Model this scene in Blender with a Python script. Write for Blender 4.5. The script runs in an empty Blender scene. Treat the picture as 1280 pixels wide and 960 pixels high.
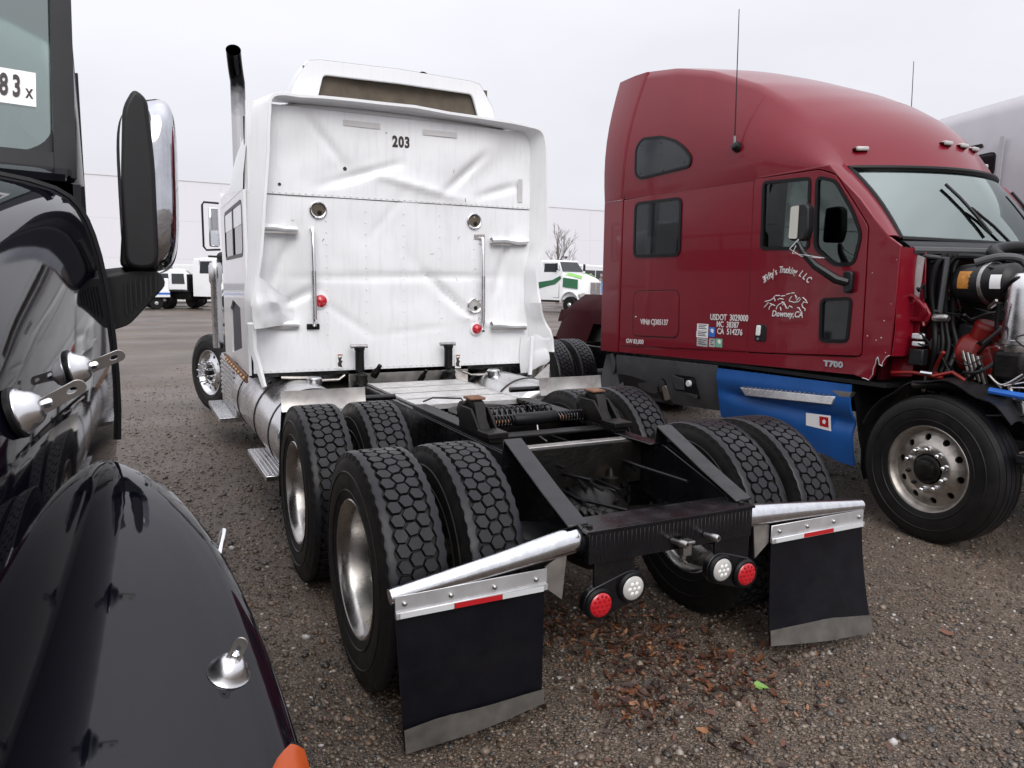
import bpy, bmesh, math, random
import numpy as np
from mathutils import Vector, Matrix, noise

random.seed(7)
SC = bpy.context.scene
COL = SC.collection
R = math.radians
PI = math.pi

# ------------------------------------------------------------------ camera
cam_d = bpy.data.cameras.new('camera')
cam = bpy.data.objects.new('camera', cam_d)
COL.objects.link(cam)
SC.camera = cam
cam_d.sensor_width = 36.0
cam_d.lens = 36.0 * 943.6 / 1280.0
cam_d.clip_start = 0.03
cam_d.clip_end = 2000
YAW, PIT, ROL = 26.638, 7.656, 0.735
fw = Vector((math.sin(R(YAW)) * math.cos(R(PIT)), math.cos(R(YAW)) * math.cos(R(PIT)), -math.sin(R(PIT))))
rt = Vector((math.cos(R(YAW)), -math.sin(R(YAW)), 0))
up = rt.cross(fw)
rt2 = rt * math.cos(R(ROL)) + up * math.sin(R(ROL))
up2 = -rt * math.sin(R(ROL)) + up * math.cos(R(ROL))
cam.matrix_world = Matrix(((rt2.x, up2.x, -fw.x, -2.018), (rt2.y, up2.y, -fw.y, -3.133), (rt2.z, up2.z, -fw.z, 1.765), (0, 0, 0, 1)))

# ------------------------------------------------------------------ world: bright overcast
SUN_EL, SUN_AZ = 40.0, 195.0          # azimuth clockwise from +Y
world = bpy.data.worlds.new('World')
SC.world = world
world.use_nodes = True
nt = world.node_tree
nt.nodes.clear()
def wn(t, **kw):
    n = nt.nodes.new(t)
    for k, v in kw.items(): setattr(n, k, v)
    return n
sky = wn('ShaderNodeTexSky', sky_type='NISHITA', sun_disc=False, sun_elevation=R(SUN_EL), sun_rotation=R(SUN_AZ), air_density=1.0, dust_density=6.0, ozone_density=1.0)
hsv = wn('ShaderNodeHueSaturation'); hsv.inputs['Saturation'].default_value = 0.25
nt.links.new(sky.outputs[0], hsv.inputs['Color'])
geo = wn('ShaderNodeNewGeometry'); sep = wn('ShaderNodeSeparateXYZ')
tc = wn('ShaderNodeTexCoord')
nt.links.new(tc.outputs['Generated'], sep.inputs[0])
mx = wn('ShaderNodeMath', operation='MAXIMUM'); mx.inputs[1].default_value = 0.0
nt.links.new(sep.outputs['Z'], mx.inputs[0])
sq = wn('ShaderNodeMath', operation='POWER'); sq.inputs[1].default_value = 2.0
nt.links.new(mx.outputs[0], sq.inputs[0])
mad = wn('ShaderNodeMath', operation='MULTIPLY_ADD'); mad.inputs[1].default_value = 9.0; mad.inputs[2].default_value = 7.0
nt.links.new(sq.outputs[0], mad.inputs[0])
# soft cloud deck: slow, low-contrast variation
mapn = wn('ShaderNodeMapping'); mapn.inputs['Scale'].default_value = (1.6, 1.6, 4.0)
nt.links.new(tc.outputs['Generated'], mapn.inputs[0])
cn = wn('ShaderNodeTexNoise'); cn.inputs['Scale'].default_value = 1.5; cn.inputs['Detail'].default_value = 5; cn.inputs['Roughness'].default_value = 0.5
nt.links.new(mapn.outputs[0], cn.inputs['Vector'])
cm = wn('ShaderNodeMapRange'); cm.inputs['From Min'].default_value = 0.3; cm.inputs['From Max'].default_value = 0.7; cm.inputs['To Min'].default_value = 0.94; cm.inputs['To Max'].default_value = 1.07
nt.links.new(cn.outputs['Fac'], cm.inputs['Value'])
mm = wn('ShaderNodeMath', operation='MULTIPLY')
nt.links.new(mad.outputs[0], mm.inputs[0]); nt.links.new(cm.outputs[0], mm.inputs[1])
oc = wn('ShaderNodeMix', data_type='RGBA', blend_type='MULTIPLY'); oc.inputs['Factor'].default_value = 1.0
oc.inputs[6].default_value = (0.965, 0.965, 1.04, 1)
nt.links.new(mm.outputs[0], oc.inputs[7])
mix = wn('ShaderNodeMix', data_type='RGBA'); mix.inputs['Factor'].default_value = 0.92
nt.links.new(hsv.outputs[0], mix.inputs[6]); nt.links.new(oc.outputs[2], mix.inputs[7])
bg = wn('ShaderNodeBackground'); bg.inputs['Strength'].default_value = 0.115
nt.links.new(mix.outputs[2], bg.inputs['Color'])
out = wn('ShaderNodeOutputWorld')
nt.links.new(bg.outputs[0], out.inputs[0])

sun_d = bpy.data.lights.new('sun', 'SUN')
sun_d.energy = 1.5
sun_d.angle = R(40)
sun_d.color = (1.0, 0.97, 0.93)
sun = bpy.data.objects.new('sun', sun_d)
COL.objects.link(sun)
sd = Vector((math.sin(R(SUN_AZ)) * math.cos(R(SUN_EL)), math.cos(R(SUN_AZ)) * math.cos(R(SUN_EL)), math.sin(R(SUN_EL))))
sun.rotation_euler = sd.to_track_quat('Z', 'Y').to_euler()
sun.location = (0, 0, 30)

vs = SC.view_settings
vs.view_transform = 'Standard'; vs.look = 'None'; vs.gamma = 1.0; vs.exposure = 0.16; vs.use_curve_mapping = False
SC.render.engine = 'CYCLES'
SC.cycles.max_bounces = 6
SC.cycles.use_denoising = True

# ------------------------------------------------------------------ mesh helpers
def rotm(ax, ang): return Matrix.Rotation(ang, 3, ax)

class MB:
    """collects shapes for ONE mesh"""
    def __init__(s): s.v = []; s.f = []
    def add(s, vs, fs):
        n = len(s.v)
        s.v += [tuple(v) for v in vs]
        s.f += [tuple(i + n for i in f) for f in fs]
        return s
    def box(s, x0, x1, y0, y1, z0, z1):
        return s.add([(x0,y0,z0),(x1,y0,z0),(x1,y1,z0),(x0,y1,z0),(x0,y0,z1),(x1,y0,z1),(x1,y1,z1),(x0,y1,z1)],
                     [(0,3,2,1),(4,5,6,7),(0,1,5,4),(1,2,6,5),(2,3,7,6),(3,0,4,7)])
    def obox(s, c, size, M=None):
        a = MB().box(-size[0]/2, size[0]/2, -size[1]/2, size[1]/2, -size[2]/2, size[2]/2)
        M = M or Matrix.Identity(3)
        return s.add([Vector(c) + M @ Vector(v) for v in a.v], a.f)
    def hexa(s, p):   # eight corners: bottom loop, top loop
        return s.add(p, [(0,3,2,1),(4,5,6,7),(0,1,5,4),(1,2,6,5),(2,3,7,6),(3,0,4,7)])
    def prism(s, poly, mp, d0, d1):
        n = len(poly)
        vs = [mp(u, v, d0) for u, v in poly] + [mp(u, v, d1) for u, v in poly]
        return s.add(vs, [tuple(range(n-1, -1, -1)), tuple(range(n, 2*n))] + [(i, (i+1) % n, n+(i+1) % n, n+i) for i in range(n)])
    def tube(s, path, r, n=10, caps=True, flat=None):
        P = [Vector(p) for p in path]; m = len(P)
        rs = r if isinstance(r, (list, tuple)) else [r]*m
        T = []
        for i in range(m):
            a = P[max(i-1, 0)]; b = P[min(i+1, m-1)]
            T.append((b-a).normalized())
        ref = Vector((0,0,1)) if abs(T[0].z) < 0.9 else Vector((1,0,0))
        u = T[0].cross(ref).normalized()
        vs = []
        for i in range(m):
            u = (u - T[i]*u.dot(T[i])).normalized()
            w = T[i].cross(u)
            for k in range(n):
                a = 2*PI*k/n
                vs.append(P[i] + (u*math.cos(a) + w*math.sin(a)*(flat or 1))*rs[i])
        fs = [(i*n+k, i*n+(k+1) % n, (i+1)*n+(k+1) % n, (i+1)*n+k) for i in range(m-1) for k in range(n)]
        if caps: fs += [tuple(range(n-1, -1, -1)), tuple(range((m-1)*n, m*n))]
        return s.add(vs, fs)
    def lathe(s, prof, c=(0,0,0), ax=(1,0,0), n=24, closed=False, caps=True):
        """prof: (radius, along axis)"""
        A = Vector(ax).normalized()
        ref = Vector((0,0,1)) if abs(A.z) < 0.9 else Vector((1,0,0))
        u = A.cross(ref).normalized(); w = A.cross(u)
        C = Vector(c); m = len(prof)
        vs = [C + A*h + (u*math.cos(2*PI*k/n) + w*math.sin(2*PI*k/n))*r for r, h in prof for k in range(n)]
        rng = m if closed else m-1
        fs = [(i*n+k, i*n+(k+1) % n, ((i+1) % m)*n+(k+1) % n, ((i+1) % m)*n+k) for i in range(rng) for k in range(n)]
        if not closed and caps:
            if prof[0][0] > 1e-5: fs.append(tuple(range(n-1, -1, -1)))
            if prof[-1][0] > 1e-5: fs.append(tuple(range((m-1)*n, m*n)))
        return s.add(vs, fs)
    def loft(s, secs, closed=True, caps=True):
        n = len(secs[0]); m = len(secs)
        vs = [p for sec in secs for p in sec]
        k = n if closed else n-1
        fs = [(i*n+j, i*n+(j+1) % n, (i+1)*n+(j+1) % n, (i+1)*n+j) for i in range(m-1) for j in range(k)]
        if caps and closed: fs += [tuple(range(n-1, -1, -1)), tuple(range((m-1)*n, m*n))]
        return s.add(vs, fs)
    def grid(s, fn, nu, nv):
        vs = [fn(i/nu, j/nv) for j in range(nv+1) for i in range(nu+1)]
        return s.add(vs, [(j*(nu+1)+i, j*(nu+1)+i+1, (j+1)*(nu+1)+i+1, (j+1)*(nu+1)+i) for j in range(nv) for i in range(nu)])
    def sheet(s, fn, nu, nv, th):
        """grid with thickness: fn(u,v)->point, th along normal estimate"""
        g = MB().grid(fn, nu, nv)
        me = bpy.data.meshes.new('tmp'); me.from_pydata(g.v, [], g.f); me.update()
        nn = [Vector(v.normal) for v in me.vertices]
        bpy.data.meshes.remove(me)
        N = len(g.v)
        vs = g.v + [tuple(Vector(g.v[i]) - nn[i]*th) for i in range(N)]
        fs = g.f + [tuple(i+N for i in reversed(f)) for f in g.f]
        w = nu+1
        edge = [i for i in range(w)] + [j*w+nu for j in range(1, nv+1)] + [nv*w+i for i in range(nu-1, -1, -1)] + [j*w for j in range(nv-1, 0, -1)]
        fs += [(edge[(i+1) % len(edge)], edge[i], edge[i]+N, edge[(i+1) % len(edge)]+N) for i in range(len(edge))]
        return s.add(vs, fs)
    def plate(s, outer, holes, mp, th):
        """flat plate with holes; 2-D loops, mp(u,v,w)"""
        bm = bmesh.new()
        es = []
        loops = [outer] + list(holes)
        for lp in loops:
            vv = [bm.verts.new((u, v, 0)) for u, v in lp]
            es += [bm.edges.new((vv[i], vv[(i+1) % len(vv)])) for i in range(len(vv))]
        bmesh.ops.triangle_fill(bm, use_beauty=True, use_dissolve=False, edges=es)
        bm.verts.index_update()
        V = [v.co.copy() for v in bm.verts]; F = [[v.index for v in f.verts] for f in bm.faces]
        bm.free()
        n = len(V)
        for f in F:
            a, b, c = (V[i] for i in f[:3])
            if (b-a).cross(c-a).z < 0: f.reverse()
        vs = [mp(v.x, v.y, 0) for v in V] + [mp(v.x, v.y, -th) for v in V]
        fs = [tuple(f) for f in F] + [tuple(i+n for i in reversed(f)) for f in F]
        k = 0
        for lp in loops:
            m = len(lp)
            fs += [(k+(i+1) % m, k+i, n+k+i, n+k+(i+1) % m) for i in range(m)]
            k += m
        return s.add(vs, fs)
    def build(s, name, mat, parent=None, bevel=0, seg=2, smooth=38, fix=True):
        me = bpy.data.meshes.new(name)
        me.from_pydata(s.v, [], s.f)
        if fix:
            bm = bmesh.new(); bm.from_mesh(me)
            bmesh.ops.recalc_face_normals(bm, faces=bm.faces)
            bm.to_mesh(me); bm.free()
        o = obj(name, me, mat, parent)
        if smooth:
            me.polygons.foreach_set('use_smooth', [True]*len(me.polygons))
            me.set_sharp_from_angle(angle=R(smooth))
        if bevel:
            b = o.modifiers.new('bevel', 'BEVEL'); b.width = bevel; b.segments = seg; b.limit_method = 'ANGLE'; b.angle_limit = R(40)
            b.harden_normals = False
        return o

def obj(name, me, mat, parent=None):
    o = bpy.data.objects.new(name, me)
    COL.objects.link(o)
    if mat is not None:
        me.materials.clear(); me.materials.append(mat)
    o.parent = parent
    return o
def empty(name, parent=None, loc=(0,0,0), rz=0):
    o = bpy.data.objects.new(name, None); COL.objects.link(o)
    o.empty_display_size = 0.1
    o.location = loc; o.rotation_euler = (0,0,rz); o.parent = parent
    return o
def thing(name, label, cat, loc=(0,0,0), rz=0, group=None):
    o = empty(name, None, loc, rz); return tag(o, label, cat, group)
def tag(o, label=None, cat=None, group=None, kind=None):
    if label: o['label'] = label
    if cat: o['category'] = cat
    if group: o['group'] = group
    if kind: o['kind'] = kind
    return o
def dup(o, parent, loc=None, rz=None):
    c = o.copy(); COL.objects.link(c); c.parent = parent
    if loc is not None: c.location = loc
    if rz is not None: c.rotation_euler = (0,0,rz)
    for ch in list(o.children): dup(ch, c)
    return c
def text_mesh(body, size, shear=0, bold=0, spacing=1.0, sx=1.0):
    cu = bpy.data.curves.new('txt', 'FONT'); cu.body = body; cu.size = size; cu.shear = shear; cu.offset = bold
    cu.align_x = 'CENTER'; cu.align_y = 'CENTER'; cu.extrude = 0.0008; cu.space_character = spacing; cu.resolution_u = 3
    o = bpy.data.objects.new('txt', cu); COL.objects.link(o)
    dg = bpy.context.evaluated_depsgraph_get()
    me = bpy.data.meshes.new_from_object(o.evaluated_get(dg))
    bpy.data.objects.remove(o); bpy.data.curves.remove(cu)
    for v in me.vertices: v.co.x *= sx
    return me
def text(name, body, size, mat, parent, org, ux, uy, **kw):
    """flat lettering: org = centre, ux/uy = unit directions of the writing"""
    me = text_mesh(body, size, **kw)
    ux = Vector(ux); uy = Vector(uy); uz = ux.cross(uy); O = Vector(org)
    for v in me.vertices:
        c = v.co.copy(); v.co = O + ux*c.x + uy*c.y + uz*c.z
    return obj(name, me, mat, parent)
def rrect(x0, x1, y0, y1, r, n=4):
    pts = []
    for cx, cy, a in ((x1-r, y1-r, 0), (x0+r, y1-r, 90), (x0+r, y0+r, 180), (x1-r, y0+r, 270)):
        for k in range(n+1):
            t = R(a + 90*k/n); pts.append((cx+r*math.cos(t), cy+r*math.sin(t)))
    return pts
def roundpoly(pts, r, n=3):
    o = []
    m = len(pts)
    for i in range(m):
        p = Vector(pts[i]); a = Vector(pts[i-1]); b = Vector(pts[(i+1) % m])
        da = (a-p); db = (b-p)
        rr = min(r, da.length*0.45, db.length*0.45)
        s = p + da.normalized()*rr; e = p + db.normalized()*rr
        for k in range(n+1):
            t = k/n
            o.append(tuple(s*(1-t)**2 + p*2*t*(1-t) + e*t*t))
    return o
def offset(pts, d):
    """shrink (d>0) a counter-clockwise loop"""
    m = len(pts); o = []
    area = sum(pts[i][0]*pts[(i+1) % m][1]-pts[(i+1) % m][0]*pts[i][1] for i in range(m))
    sg = 1 if area > 0 else -1
    for i in range(m):
        a = Vector(pts[i-1]); p = Vector(pts[i]); b = Vector(pts[(i+1) % m])
        t = ((p-a).normalized() + (b-p).normalized())
        if t.length < 1e-6: t = b-p
        t.normalize()
        nrm = Vector((-t.y, t.x))*sg
        o.append(tuple(p + nrm*d))
    return o
def interp(xs, ys, x):
    return float(np.interp(x, xs, ys))

# ------------------------------------------------------------------ materials
def mat(name, col, rough=0.5, metal=0.0, coat=0.0, spec=0.5, var=0.0, vscale=6.0, bump=0.0, bscale=40.0, dirt=None, damt=0.0, dscale=3.0, rvar=0.0, trans=0.0, streak=False, emis=None, bdist=.006, coatior=1.5):
    m = bpy.data.materials.new(name); m.use_nodes = True
    t = m.node_tree; b = t.nodes['Principled BSDF']
    def N(k, **kw):
        n = t.nodes.new(k)
        for a, v in kw.items(): setattr(n, a, v)
        return n
    b.inputs['Roughness'].default_value = rough; b.inputs['Metallic'].default_value = metal
    b.inputs['Coat Weight'].default_value = coat; b.inputs['Coat Roughness'].default_value = 0.05; b.inputs['Coat IOR'].default_value = coatior
    b.inputs['Specular IOR Level'].default_value = spec
    b.inputs['Transmission Weight'].default_value = trans
    b.inputs['Base Color'].default_value = (*col, 1)
    tcn = N('ShaderNodeTexCoord')
    src = None
    if var or damt:
        cur = N('ShaderNodeRGB'); cur.outputs[0].default_value = (*col, 1); src = cur.outputs[0]
    if var:
        n = N('ShaderNodeTexNoise'); n.inputs['Scale'].default_value = vscale; n.inputs['Detail'].default_value = 6
        t.links.new(tcn.outputs['Object'], n.inputs['Vector'])
        mr = N('ShaderNodeMapRange'); mr.inputs['From Min'].default_value = .25; mr.inputs['From Max'].default_value = .75
        mr.inputs['To Min'].default_value = 1-var; mr.inputs['To Max'].default_value = 1+var
        t.links.new(n.outputs['Fac'], mr.inputs['Value'])
        mu = N('ShaderNodeMix', data_type='RGBA', blend_type='MULTIPLY'); mu.inputs['Factor'].default_value = 1
        t.links.new(src, mu.inputs[6]); t.links.new(mr.outputs[0], mu.inputs[7]); src = mu.outputs[2]
    if damt:
        mp = N('ShaderNodeMapping')
        if streak: mp.inputs['Scale'].default_value = (9, 9, 0.8)
        t.links.new(tcn.outputs['Object'], mp.inputs[0])
        n = N('ShaderNodeTexNoise'); n.inputs['Scale'].default_value = dscale; n.inputs['Detail'].default_value = 8; n.inputs['Roughness'].default_value = .65
        t.links.new(mp.outputs[0], n.inputs['Vector'])
        mr = N('ShaderNodeMapRange'); mr.inputs['From Min'].default_value = .5; mr.inputs['From Max'].default_value = .75; mr.inputs['To Max'].default_value = damt
        t.links.new(n.outputs['Fac'], mr.inputs['Value'])
        mu = N('ShaderNodeMix', data_type='RGBA'); t.links.new(mr.outputs[0], mu.inputs['Factor'])
        t.links.new(src, mu.inputs[6]); mu.inputs[7].default_value = (*(dirt or (.08,.065,.05)), 1); src = mu.outputs[2]
    if src is not None: t.links.new(src, b.inputs['Base Color'])
    if rvar:
        n = N('ShaderNodeTexNoise'); n.inputs['Scale'].default_value = 11; n.inputs['Detail'].default_value = 7
        t.links.new(tcn.outputs['Object'], n.inputs['Vector'])
        mr = N('ShaderNodeMapRange'); mr.inputs['From Min'].default_value = .3; mr.inputs['From Max'].default_value = .7
        mr.inputs['To Min'].default_value = max(.02, rough-rvar); mr.inputs['To Max'].default_value = min(1, rough+rvar)
        t.links.new(n.outputs['Fac'], mr.inputs['Value']); t.links.new(mr.outputs[0], b.inputs['Roughness'])
    if bump:
        n = N('ShaderNodeTexNoise'); n.inputs['Scale'].default_value = bscale; n.inputs['Detail'].default_value = 4
        t.links.new(tcn.outputs['Object'], n.inputs['Vector'])
        bp = N('ShaderNodeBump'); bp.inputs['Strength'].default_value = bump; bp.inputs['Distance'].default_value = bdist
        t.links.new(n.outputs['Fac'], bp.inputs['Height']); t.links.new(bp.outputs[0], b.inputs['Normal'])
        if coat: t.links.new(bp.outputs[0], b.inputs['Coat Normal'])
    if emis: b.inputs['Emission Color'].default_value = (*col, 1); b.inputs['Emission Strength'].default_value = emis
    return m
def glass_mat(name, tint, refl=0.12, dens=0.5):
    """thin pane: tinted see-through plus mirror reflection"""
    m = bpy.data.materials.new(name); m.use_nodes = True
    t = m.node_tree; t.nodes.clear()
    o = t.nodes.new('ShaderNodeOutputMaterial'); tr = t.nodes.new('ShaderNodeBsdfTransparent'); gl = t.nodes.new('ShaderNodeBsdfGlossy')
    tr.inputs[0].default_value = (*[c*dens for c in tint], 1); gl.inputs['Roughness'].default_value = 0.02; gl.inputs[0].default_value = (.88,1,.96,1)
    fr = t.nodes.new('ShaderNodeFresnel'); fr.inputs[0].default_value = 1.5
    ad = t.nodes.new('ShaderNodeMath'); ad.operation = 'ADD'; ad.inputs[1].default_value = refl; ad.use_clamp = True
    t.links.new(fr.outputs[0], ad.inputs[0])
    mxs = t.nodes.new('ShaderNodeMixShader')
    t.links.new(ad.outputs[0], mxs.inputs[0]); t.links.new(tr.outputs[0], mxs.inputs[1]); t.links.new(gl.outputs[0], mxs.inputs[2])
    t.links.new(mxs.outputs[0], o.inputs[0])
    return m

M = {}
M['white'] = mat('white_paint', (.80,.81,.82), .3, coat=.5, var=.03, vscale=3, damt=.14, dirt=(.36,.34,.33), dscale=4, streak=True, bump=.10, bscale=4)
M['white_panel'] = mat('white_scuffed_panel', (.79,.80,.815), .36, coat=.25, var=.04, vscale=4, damt=.22, dirt=(.40,.385,.38), dscale=3.2, streak=True, bump=.12, bscale=8, rvar=.08)
M['red'] = mat('red_paint', (.165,.0040,.0125), .30, spec=.22, coat=.35, var=.06, vscale=2, bump=.03, bscale=2.4, damt=.10, dirt=(.17,.03,.04), dscale=18)
M['maroon'] = mat('maroon_paint', (.026,.0014,.003), .6, spec=.06, var=.2, bump=.03, bscale=3)
M['black_paint'] = mat('black_paint', (.0028,.0028,.0055), .045, spec=.32, bump=.012, bscale=7.0, damt=.10, dirt=(.02,.02,.022), dscale=30, streak=True)
M['black_steel'] = mat('black_frame_paint', (.004,.004,.0052), .25, spec=.45, var=.4, bump=.08, bscale=60, damt=.30, dirt=(.016,.013,.011), dscale=7, rvar=.12)
M['black_dirty'] = mat('greasy_steel', (.0045,.004,.0036), .42, spec=.25, var=.5, vscale=12, bump=.4, bscale=50, damt=.5, dirt=(.024,.018,.013), dscale=9)
M['black_plastic'] = mat('black_plastic', (.007,.007,.008), .42, spec=.35, var=.2, bump=.03, bscale=120, damt=.3, dirt=(.022,.022,.024), dscale=8)
M['grey_plastic'] = mat('dull_grey_plastic', (.045,.046,.05), .55, var=.25, damt=.4, dirt=(.09,.09,.09), dscale=7)
M['rubber'] = mat('tyre_rubber', (.0085,.0080,.0078), .5, spec=.22, var=.25, vscale=14, damt=.4, dirt=(.024,.021,.018), dscale=10, bump=.05, bscale=90, rvar=.12)
M['tread'] = mat('wet_tread', (.0085,.0085,.0110), .40, spec=.32, var=.25, vscale=30, rvar=.12, bump=.08, bscale=160)
M['flap'] = mat('flap_rubber', (.0040,.0040,.0065), .36, spec=.24, var=.3, vscale=9, bump=.15, bscale=25, damt=.3, dirt=(.012,.011,.012), dscale=5, rvar=.08)
M['chrome'] = mat('chrome', (.80,.81,.83), .08, 1.0, var=.05, rvar=.05)
M['wetchrome'] = mat('water_spotted_chrome', (.66,.67,.69), .12, 1.0, var=.15, vscale=30, bump=.4, bscale=220, rvar=.07, bdist=.001)
M['alu'] = mat('polished_aluminium', (.68,.68,.69), .26, 1.0, var=.10, vscale=7, rvar=.06)
M['alu_dirty'] = mat('dirty_aluminium', (.42,.40,.38), .38, .9, var=.25, vscale=8, damt=.6, dirt=(.12,.085,.06), dscale=6, rvar=.1)
M['wheel_dirty'] = mat('road_stained_wheel', (.40,.37,.335), .36, .9, var=.25, vscale=12, damt=.6, dirt=(.10,.075,.055), dscale=7, rvar=.1)
M['deck'] = mat('deck_aluminium', (.62,.61,.60), .4, .55, var=.18, vscale=14, damt=.45, dirt=(.22,.19,.16), dscale=10)
M['steel'] = mat('bare_steel', (.38,.37,.36), .36, 1.0, var=.25, vscale=20, damt=.4, dirt=(.12,.07,.045), dscale=12)
M['rust'] = mat('rusty_steel', (.16,.075,.04), .8, var=.4, vscale=20, bump=.3, bscale=60)
M['red_lens'] = mat('red_lens', (.48,.008,.016), .18, coat=.6)
M['red_lens_dark'] = mat('red_lens_core', (.30,.004,.01), .3)
M['clear_lens'] = mat('clear_lens', (.42,.41,.39), .2, coat=.4, var=.15)
M['amber'] = mat('amber_lens', (.36,.058,.010), .3, spec=.3)
M['amber_pale'] = mat('amber_faded', (.50,.27,.10), .4, coat=.2)
M['tape_red'] = mat('red_reflective_tape', (.42,.01,.015), .3, coat=.4)
M['tape_white'] = mat('silver_reflective_tape', (.55,.56,.57), .35, coat=.3)
M['blue'] = mat('blue_paint', (.010,.075,.27), .4, spec=.35, var=.12, damt=.2, dirt=(.03,.07,.18), dscale=5, bump=.03, bscale=4)
M['glass_dark'] = mat('dark_glass', (.008,.010,.012), .05, spec=.42)
M['glass_grey'] = mat('smoked_glass', (.028,.031,.035), .12, spec=.4, var=.25, vscale=2)
M['brown_mesh'] = mat('brown_vent_panel', (.085,.066,.045), .65, var=.3, vscale=9, damt=.4, dirt=(.05,.04,.03), dscale=14)
M['screen'] = glass_mat('windscreen_glass', (.72,.90,.84), .22, .75)
M['cabglass'] = glass_mat('door_glass', (.6,.68,.70), .03, .5)
M['white_ink'] = mat('white_lettering', (.68,.64,.63), .5, var=.08, vscale=30)
M['black_ink'] = mat('black_lettering', (.03,.02,.02), .6)
M['paper'] = mat('white_sticker', (.78,.78,.77), .55)
M['silver'] = mat('silver_badge', (.5,.5,.52), .25, .9)
M['seat'] = mat('grey_seat_fabric', (.16,.165,.17), .9, var=.2)
M['dash'] = mat('pale_dashboard', (.36,.37,.36), .7)
M['rust_red'] = mat('red_engine_paint', (.20,.008,.006), .4, var=.3, damt=.4, dirt=(.05,.02,.015), dscale=9)
M['hose'] = mat('rubber_hose', (.0055,.0055,.0062), .4, spec=.22, var=.3, bump=.15, bscale=80)
M['orange'] = mat('orange_label', (.42,.17,.02), .6, var=.35, vscale=30, damt=.5, dirt=(.1,.05,.02), dscale=20)
M['yellow'] = mat('yellow_label', (.7,.5,.02), .5)
M['grey_truck'] = mat('grey_paint', (.42,.41,.44), .35, coat=.3, var=.04)
M['navy'] = mat('dark_blue_lining', (.004,.006,.02), .5)
M['green'] = mat('green_paint', (.012,.12,.045), .35, coat=.4)
M['lime'] = mat('lime_paint', (.22,.50,.10), .35, coat=.4)
M['wall'] = mat('pale_wall_panel', (.72,.72,.76), .7, var=.02, vscale=.05)
M['sticker_blue'] = mat('blue_sticker', (.02,.14,.55), .5)
M['sticker_green'] = mat('green_sticker', (.16,.42,.28), .5)

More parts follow.
